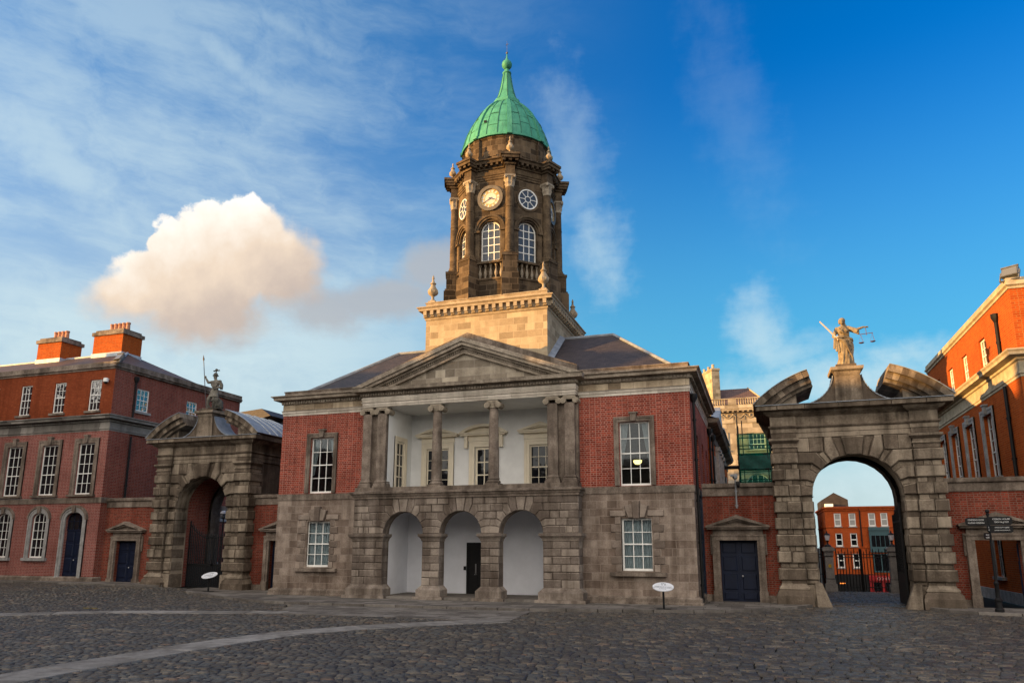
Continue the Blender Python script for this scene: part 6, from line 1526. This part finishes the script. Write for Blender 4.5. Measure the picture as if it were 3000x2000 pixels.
mb.ball(L_(.45, .1, .14), .16, .24, .14); limb(mb, [L_(.3, .2, .12), L_(-.1, -.05, .1), L_(-.28, -.12, .16), L_(-.3, -.1, .26)], [.05, .04, .045, .06])
solid('lion', mb, M_DARKST, V, .026, 1)
mb = MB(); mb.box(sx_-.9, sx_+.62, sy_-.32, sy_+.3, sz-.0, sz+.02); mb.build('statue_base', M_STATUE_D, V)

# ------------------------------------------------------------------ ranges that close the yard outside the picture (they shade it)
def yard_range(x0, x1, y0, y1, top, label):
    o = thing('yard_range', label, 'building', ((x0+x1)/2, (y0+y1)/2, 0))
    mb = MB(); mb.box(x0, x1, y0, y1, 0, top-1.6); mb.build('brick_wall', M_BRICK_L, o)
    mb = MB(); xm, ym = (x0+x1)/2, (y0+y1)/2
    if x1-x0 < y1-y0: mb.add([(x0, y0, top-1.6), (x1, y0, top-1.6), (x1, y1, top-1.6), (x0, y1, top-1.6), (xm, y0+4, top), (xm, y1-4, top)], [(0, 1, 4), (1, 2, 5, 4), (2, 3, 5), (3, 0, 4, 5)])
    else: mb.add([(x0, y0, top-1.6), (x1, y0, top-1.6), (x1, y1, top-1.6), (x0, y1, top-1.6), (x0+4, ym, top), (x1-4, ym, top)], [(0, 1, 5, 4), (1, 2, 5), (2, 3, 4, 5), (3, 0, 4)])
    mb.build('roof', M_SLATE, o)
    mb = MB()
    if x1-x0 < y1-y0:
        for k in range(5):
            y = y0+6+(y1-y0-12)*k/4; mb.box(xm-.9, xm+.9, y-1.1, y+1.1, top-1.2, top+1.5)
        mb.build('chimney_stacks', M_BRICK_R, o)
WEST_TOP = 16.8
yard_range(-52, -41, -58, 1.2, WEST_TOP, 'long brick range closing the left side of the yard, outside the picture')

yard_range(-40, 60, -76, -64, 15.0, 'long brick range closing the yard behind the viewer, outside the picture')
# ------------------------------------------------------------------ ground
def zg(x, y):
    x = np.asarray(x, float); y = np.asarray(y, float)
    k = np.clip((-x-14)/12, 0, 1); k = k*k*(3-2*k)*.3
    d = np.clip((y-17)/26, 0, 1)
    return k-d*4.2
def grid(name, xs, ys, dz, m):
    X, Y = np.meshgrid(xs, ys); Z = zg(X, Y)+dz; nx = len(xs)
    me = bpy.data.meshes.new(name); me.from_pydata(np.stack([X.ravel(), Y.ravel(), Z.ravel()], 1).tolist(), [], [(j*nx+i, j*nx+i+1, (j+1)*nx+i+1, (j+1)*nx+i) for j in range(len(ys)-1) for i in range(nx-1)])
    me.polygons.foreach_set('use_smooth', [True]*len(me.polygons)); me.materials.append(m)
    return struct(link(bpy.data.objects.new(name, me)))
gx = np.concatenate([[-3000, -600, -150], np.arange(-60, 61, 2.), [150, 600, 3000]]); gy = np.concatenate([[-3000, -600, -150], np.arange(-60, 101, 2.), [200, 600, 3000]])
grid('ground', gx, gy, -.05, M_SOIL)
def slabs(mb, quad, z0, z1, gap=.013):
    """one paving stone from a plan quadrilateral"""
    c = sum((Vector(q) for q in quad), Vector((0, 0)))/4; ins = []; e = []
    for q in quad:
        v = Vector(q)-c; L = v.length; e.append(c+v*(1-gap*1.4/L)); ins.append(c+v*(1-(gap+.012)*1.4/L))
    h = [float(zg(p.x, p.y)) for p in e]; t_ = random.uniform(-.003, .003)
    mb.add([(p.x, p.y, hh+z0) for p, hh in zip(e, h)]+[(p.x, p.y, hh+z1-.012+t_) for p, hh in zip(e, h)]+[(p.x, p.y, hh+z1+t_) for p, hh in zip(ins, h)], [(8, 9, 10, 11)]+[(i, (i+1) % 4, 4+(i+1) % 4, 4+i) for i in range(4)]+[(4+i, 4+(i+1) % 4, 8+(i+1) % 4, 8+i) for i in range(4)])
def smooth_line(pts, n=6):
    P = [Vector(p) for p in pts]; out = []
    for i in range(len(P)-1):
        a, b, c, d = P[max(0, i-1)], P[i], P[i+1], P[min(len(P)-1, i+2)]
        for k in range(n):
            t_ = k/n; out.append(.5*((2*b)+(c-a)*t_+(2*a-5*b+4*c-d)*t_*t_+(3*b-3*c+d-a)*t_**3))
    return out+[P[-1]]
def ribbon(mb, pts, w, L, z0, z1, rows=1):
    line = smooth_line(pts, 8); d = [0.]
    for a, b in zip(line, line[1:]): d.append(d[-1]+(b-a).length)
    def atd(s):
        s = min(max(s, 0), d[-1]-1e-4); i = max(k for k in range(len(d)) if d[k] <= s); i = min(i, len(line)-2)
        f = (s-d[i])/(d[i+1]-d[i]); t_ = (line[i+1]-line[i]).normalized(); return line[i].lerp(line[i+1], f), Vector((-t_.y, t_.x))
    edgeL, edgeR = [], []
    s = 0.
    while s < d[-1]-.05:
        e = min(d[-1], s+L*random.uniform(.75, 1.3)); (a, na), (b, nb) = atd(s), atd(e)
        for r in range(rows):
            o0, o1 = w*(r/rows-.5), w*((r+1)/rows-.5)
            slabs(mb, [a+na*o0, b+nb*o0, b+nb*o1, a+na*o1], z0, z1)
        s = e
    poly = [tuple(atd(d[-1]*k/40)[0]+atd(d[-1]*k/40)[1]*w/2) for k in range(41)]+[tuple(atd(d[-1]*k/40)[0]-atd(d[-1]*k/40)[1]*w/2) for k in range(40, -1, -1)]
    return poly
holes = []
mb = MB(); holes.append(ribbon(mb, [(-.2, -29), (-.75, -23.2), (-.75, -20.5), (-.65, -17.6), (-.1, -14.2), (1.7, -11.5), (3.6, -9.5), (5.0, -8.3)], 1.25, 2.0, -.03, .012)); struct(mb.build('paved_path', M_PATH, None))
mb = MB(); holes.append(ribbon(mb, [(-24, -20.), (-18., -15.4), (-14.3, -12.6), (-11.5, -10.45), (-8., -9.3), (-4.6, -8.1)], 1.15, 2.0, -.03, .012)); struct(mb.build('paved_path', M_PATH, None))
mb = MB(); y = -8.6
while y < -4.5:
    h_ = random.uniform(.5, .75); x = -4.9+(y+8.6)*-.5; xe = 5.2-(y+8.6)*.1
    while x < xe:
        l_ = random.uniform(.7, 1.5); slabs(mb, [(x, y), (min(x+l_, xe), y), (min(x+l_, xe), y+h_), (x, y+h_)], -.03, .008); x += l_
    y += h_
holes.append([(-4.9, -8.6), (5.2, -8.6), (4.8, -4.3), (-7.1, -4.3)])
struct(mb.build('flagstones', M_PAVE, None))
KR = [(-18.1, 2.3), (-17.8, 1.1), (-16.9, .0), (-14., -1.6), (-10.5, -3.3), (-7.4, -4.3), (-3, -4.35), (0, -4.35), (3.9, -4.25), (7., -3.55), (9.5, -2.98), (11.7, -2.45), (13.5, -1.2), (14.8, .2), (15.7, 1.5), (16.1, 2.35)]
KL = [(-47, 1.9), (-40, 1.6), (-33.5, 1.3), (-27, .95), (-23.6, 1.0), (-22.0, 1.5), (-21.0, 2.3)]
KE = [(20.9, 2.3), (21.4, 1.2), (22.6, .45), (24.5, -.1), (28, -.6), (34, -1.2)]
for K, nm in ((KR, 'pavement'), (KL, 'pavement'), (KE, 'pavement')):
    line = smooth_line(K, 6)
    mb = MB(); cen = line
    yb_ = 3.05
    for a, b in zip(line, line[1:]):                 # slabs running back from the kerb
        n0 = Vector((-(b-a).y, (b-a).x)).normalized()
        if n0.y < 0 and abs(n0.y) > .2: n0 = -n0
    # surface
    top = [(p.x, p.y) for p in line]; m_ = len(top)
    vs = [(x, y, float(zg(x, y))+.10) for x, y in top]+[(x, max(y, yb_), float(zg(x, yb_))+.10) for x, y in top]
    mb.add(vs, [(i, i+1, m_+i+1, m_+i) for i in range(m_-1)])
    pv = mb.build('pavement', M_FLAG, None); struct(pv)
    mb = MB(); holes.append(ribbon(mb, [(p[0], p[1]) for p in K], .3, 1.3, -.05, .115)); kb = mb.build('kerb', M_PAVE, None); struct(kb)
    holes.append(top+[(top[-1][0], yb_), (top[0][0], yb_)])
# setts, laid stone by stone
def inside(px, py, poly):
    r = np.zeros(px.shape, bool); n = len(poly)
    for i in range(n):
        x1, y1 = poly[i]; x2, y2 = poly[(i+1) % n]
        if y1 == y2: continue
        c = ((y1 > py) != (y2 > py)) & (px < (x2-x1)*(py-y1)/(y2-y1)+x1); r ^= c
    return r
rg = np.random.default_rng(5); rows = []
y = -27.5
while y < 15.6:
    hgt = .215 if y < 2.4 else .26
    xa, xb = (-48., 34.) if y < 2.3 else ((-21.3, 20.6) if y < 2.6 else (14.5, 22.5))
    n = int((xb-xa)/.2)+10; L = rg.uniform(.18, .40, n); x = xa+np.cumsum(L)-L; keep = x < xb; x, L = x[keep], L[keep]
    rows.append(np.stack([x, np.full_like(x, y), L, np.full_like(x, hgt)], 1)); y += hgt*rg.uniform(.9, 1.08)
A = np.concatenate(rows); x0, y0, L, hh = A.T
yw = .22*np.sin(x0*.21+.5)+.03*np.sin(x0*.5+y0*.2)+.008*rg.standard_normal(len(x0))
xc, yc = x0+L/2, y0+hh/2+yw
azm = np.degrees(np.arctan2(xc-CAM[0], yc-CAM[1])); dist = np.hypot(xc-CAM[0], yc-CAM[1])
k = (azm > -64) & (azm < 30) & (dist > 7)
for h_ in holes: k &= ~inside(xc, yc, h_)
k &= ~((yc > 2.45) & ((xc < 16.4) | (xc > 20.5)) & (yc < 5.7)) & ~((np.abs(xc) < 11.4) & (yc > -.2)) & (yc < 15.9)
xc, yc, L, hh = xc[k], yc[k], L[k], hh[k]; N_ = len(xc)
ga = .011+rg.uniform(0, .011, N_); hx, hy = L/2-ga, hh/2-ga-rg.uniform(0, .014, N_); inx = np.minimum(.018, hx*.3)
tz = zg(xc, yc)+rg.normal(0, .005, N_); tx_, ty_ = rg.normal(0, .012, N_), rg.normal(0, .02, N_); ang = rg.normal(0, .02, N_)+(.22*.21*np.cos(xc*.21+.5))
sg4 = np.array([(-1, -1), (1, -1), (1, 1), (-1, 1)], float)
def ringv(ax, ay, dz, jit):
    lx = sg4[None, :, 0]*ax[:, None]+rg.normal(0, jit, (N_, 4)); ly = sg4[None, :, 1]*ay[:, None]+rg.normal(0, jit, (N_, 4))
    X = xc[:, None]+lx*np.cos(ang)[:, None]-ly*np.sin(ang)[:, None]; Y = yc[:, None]+lx*np.sin(ang)[:, None]+ly*np.cos(ang)[:, None]
    return np.stack([X, Y, (tz+dz)[:, None]+lx*tx_[:, None]+ly*ty_[:, None]], 2)
V8 = np.concatenate([ringv(hx, hy, -.06, .004), ringv(hx-inx, hy-inx, 0., .006)], 1).reshape(-1, 3)
fq = np.array([(4, 5, 6, 7), (0, 1, 5, 4), (1, 2, 6, 5), (2, 3, 7, 6), (3, 0, 4, 7)])
FQ = (fq[None]+(np.arange(N_)*8)[:, None, None]).reshape(-1)
me = bpy.data.meshes.new('setts'); me.vertices.add(len(V8)); me.vertices.foreach_set('co', V8.ravel().astype(np.float32))
me.loops.add(len(FQ)); me.loops.foreach_set('vertex_index', FQ.astype(np.int32)); npoly = len(FQ)//4
me.polygons.add(npoly); me.polygons.foreach_set('loop_start', (np.arange(npoly)*4).astype(np.int32)); me.polygons.foreach_set('loop_total', np.full(npoly, 4, np.int32))
me.update(); me.validate(); me.materials.append(M_SETT)
so = link(bpy.data.objects.new('cobblestones', me)); so['kind'] = 'stuff'
mb = MB()
for i in range(2): mb.box(-14.2+i*.42, -13.84+i*.42, -9.33+.02*i, -9.28+.02*i, .0, .02)
struct(mb.build('yellow_mark', plain('faded_yellow', (.22, .17, .04, 1), .8, .3), None))
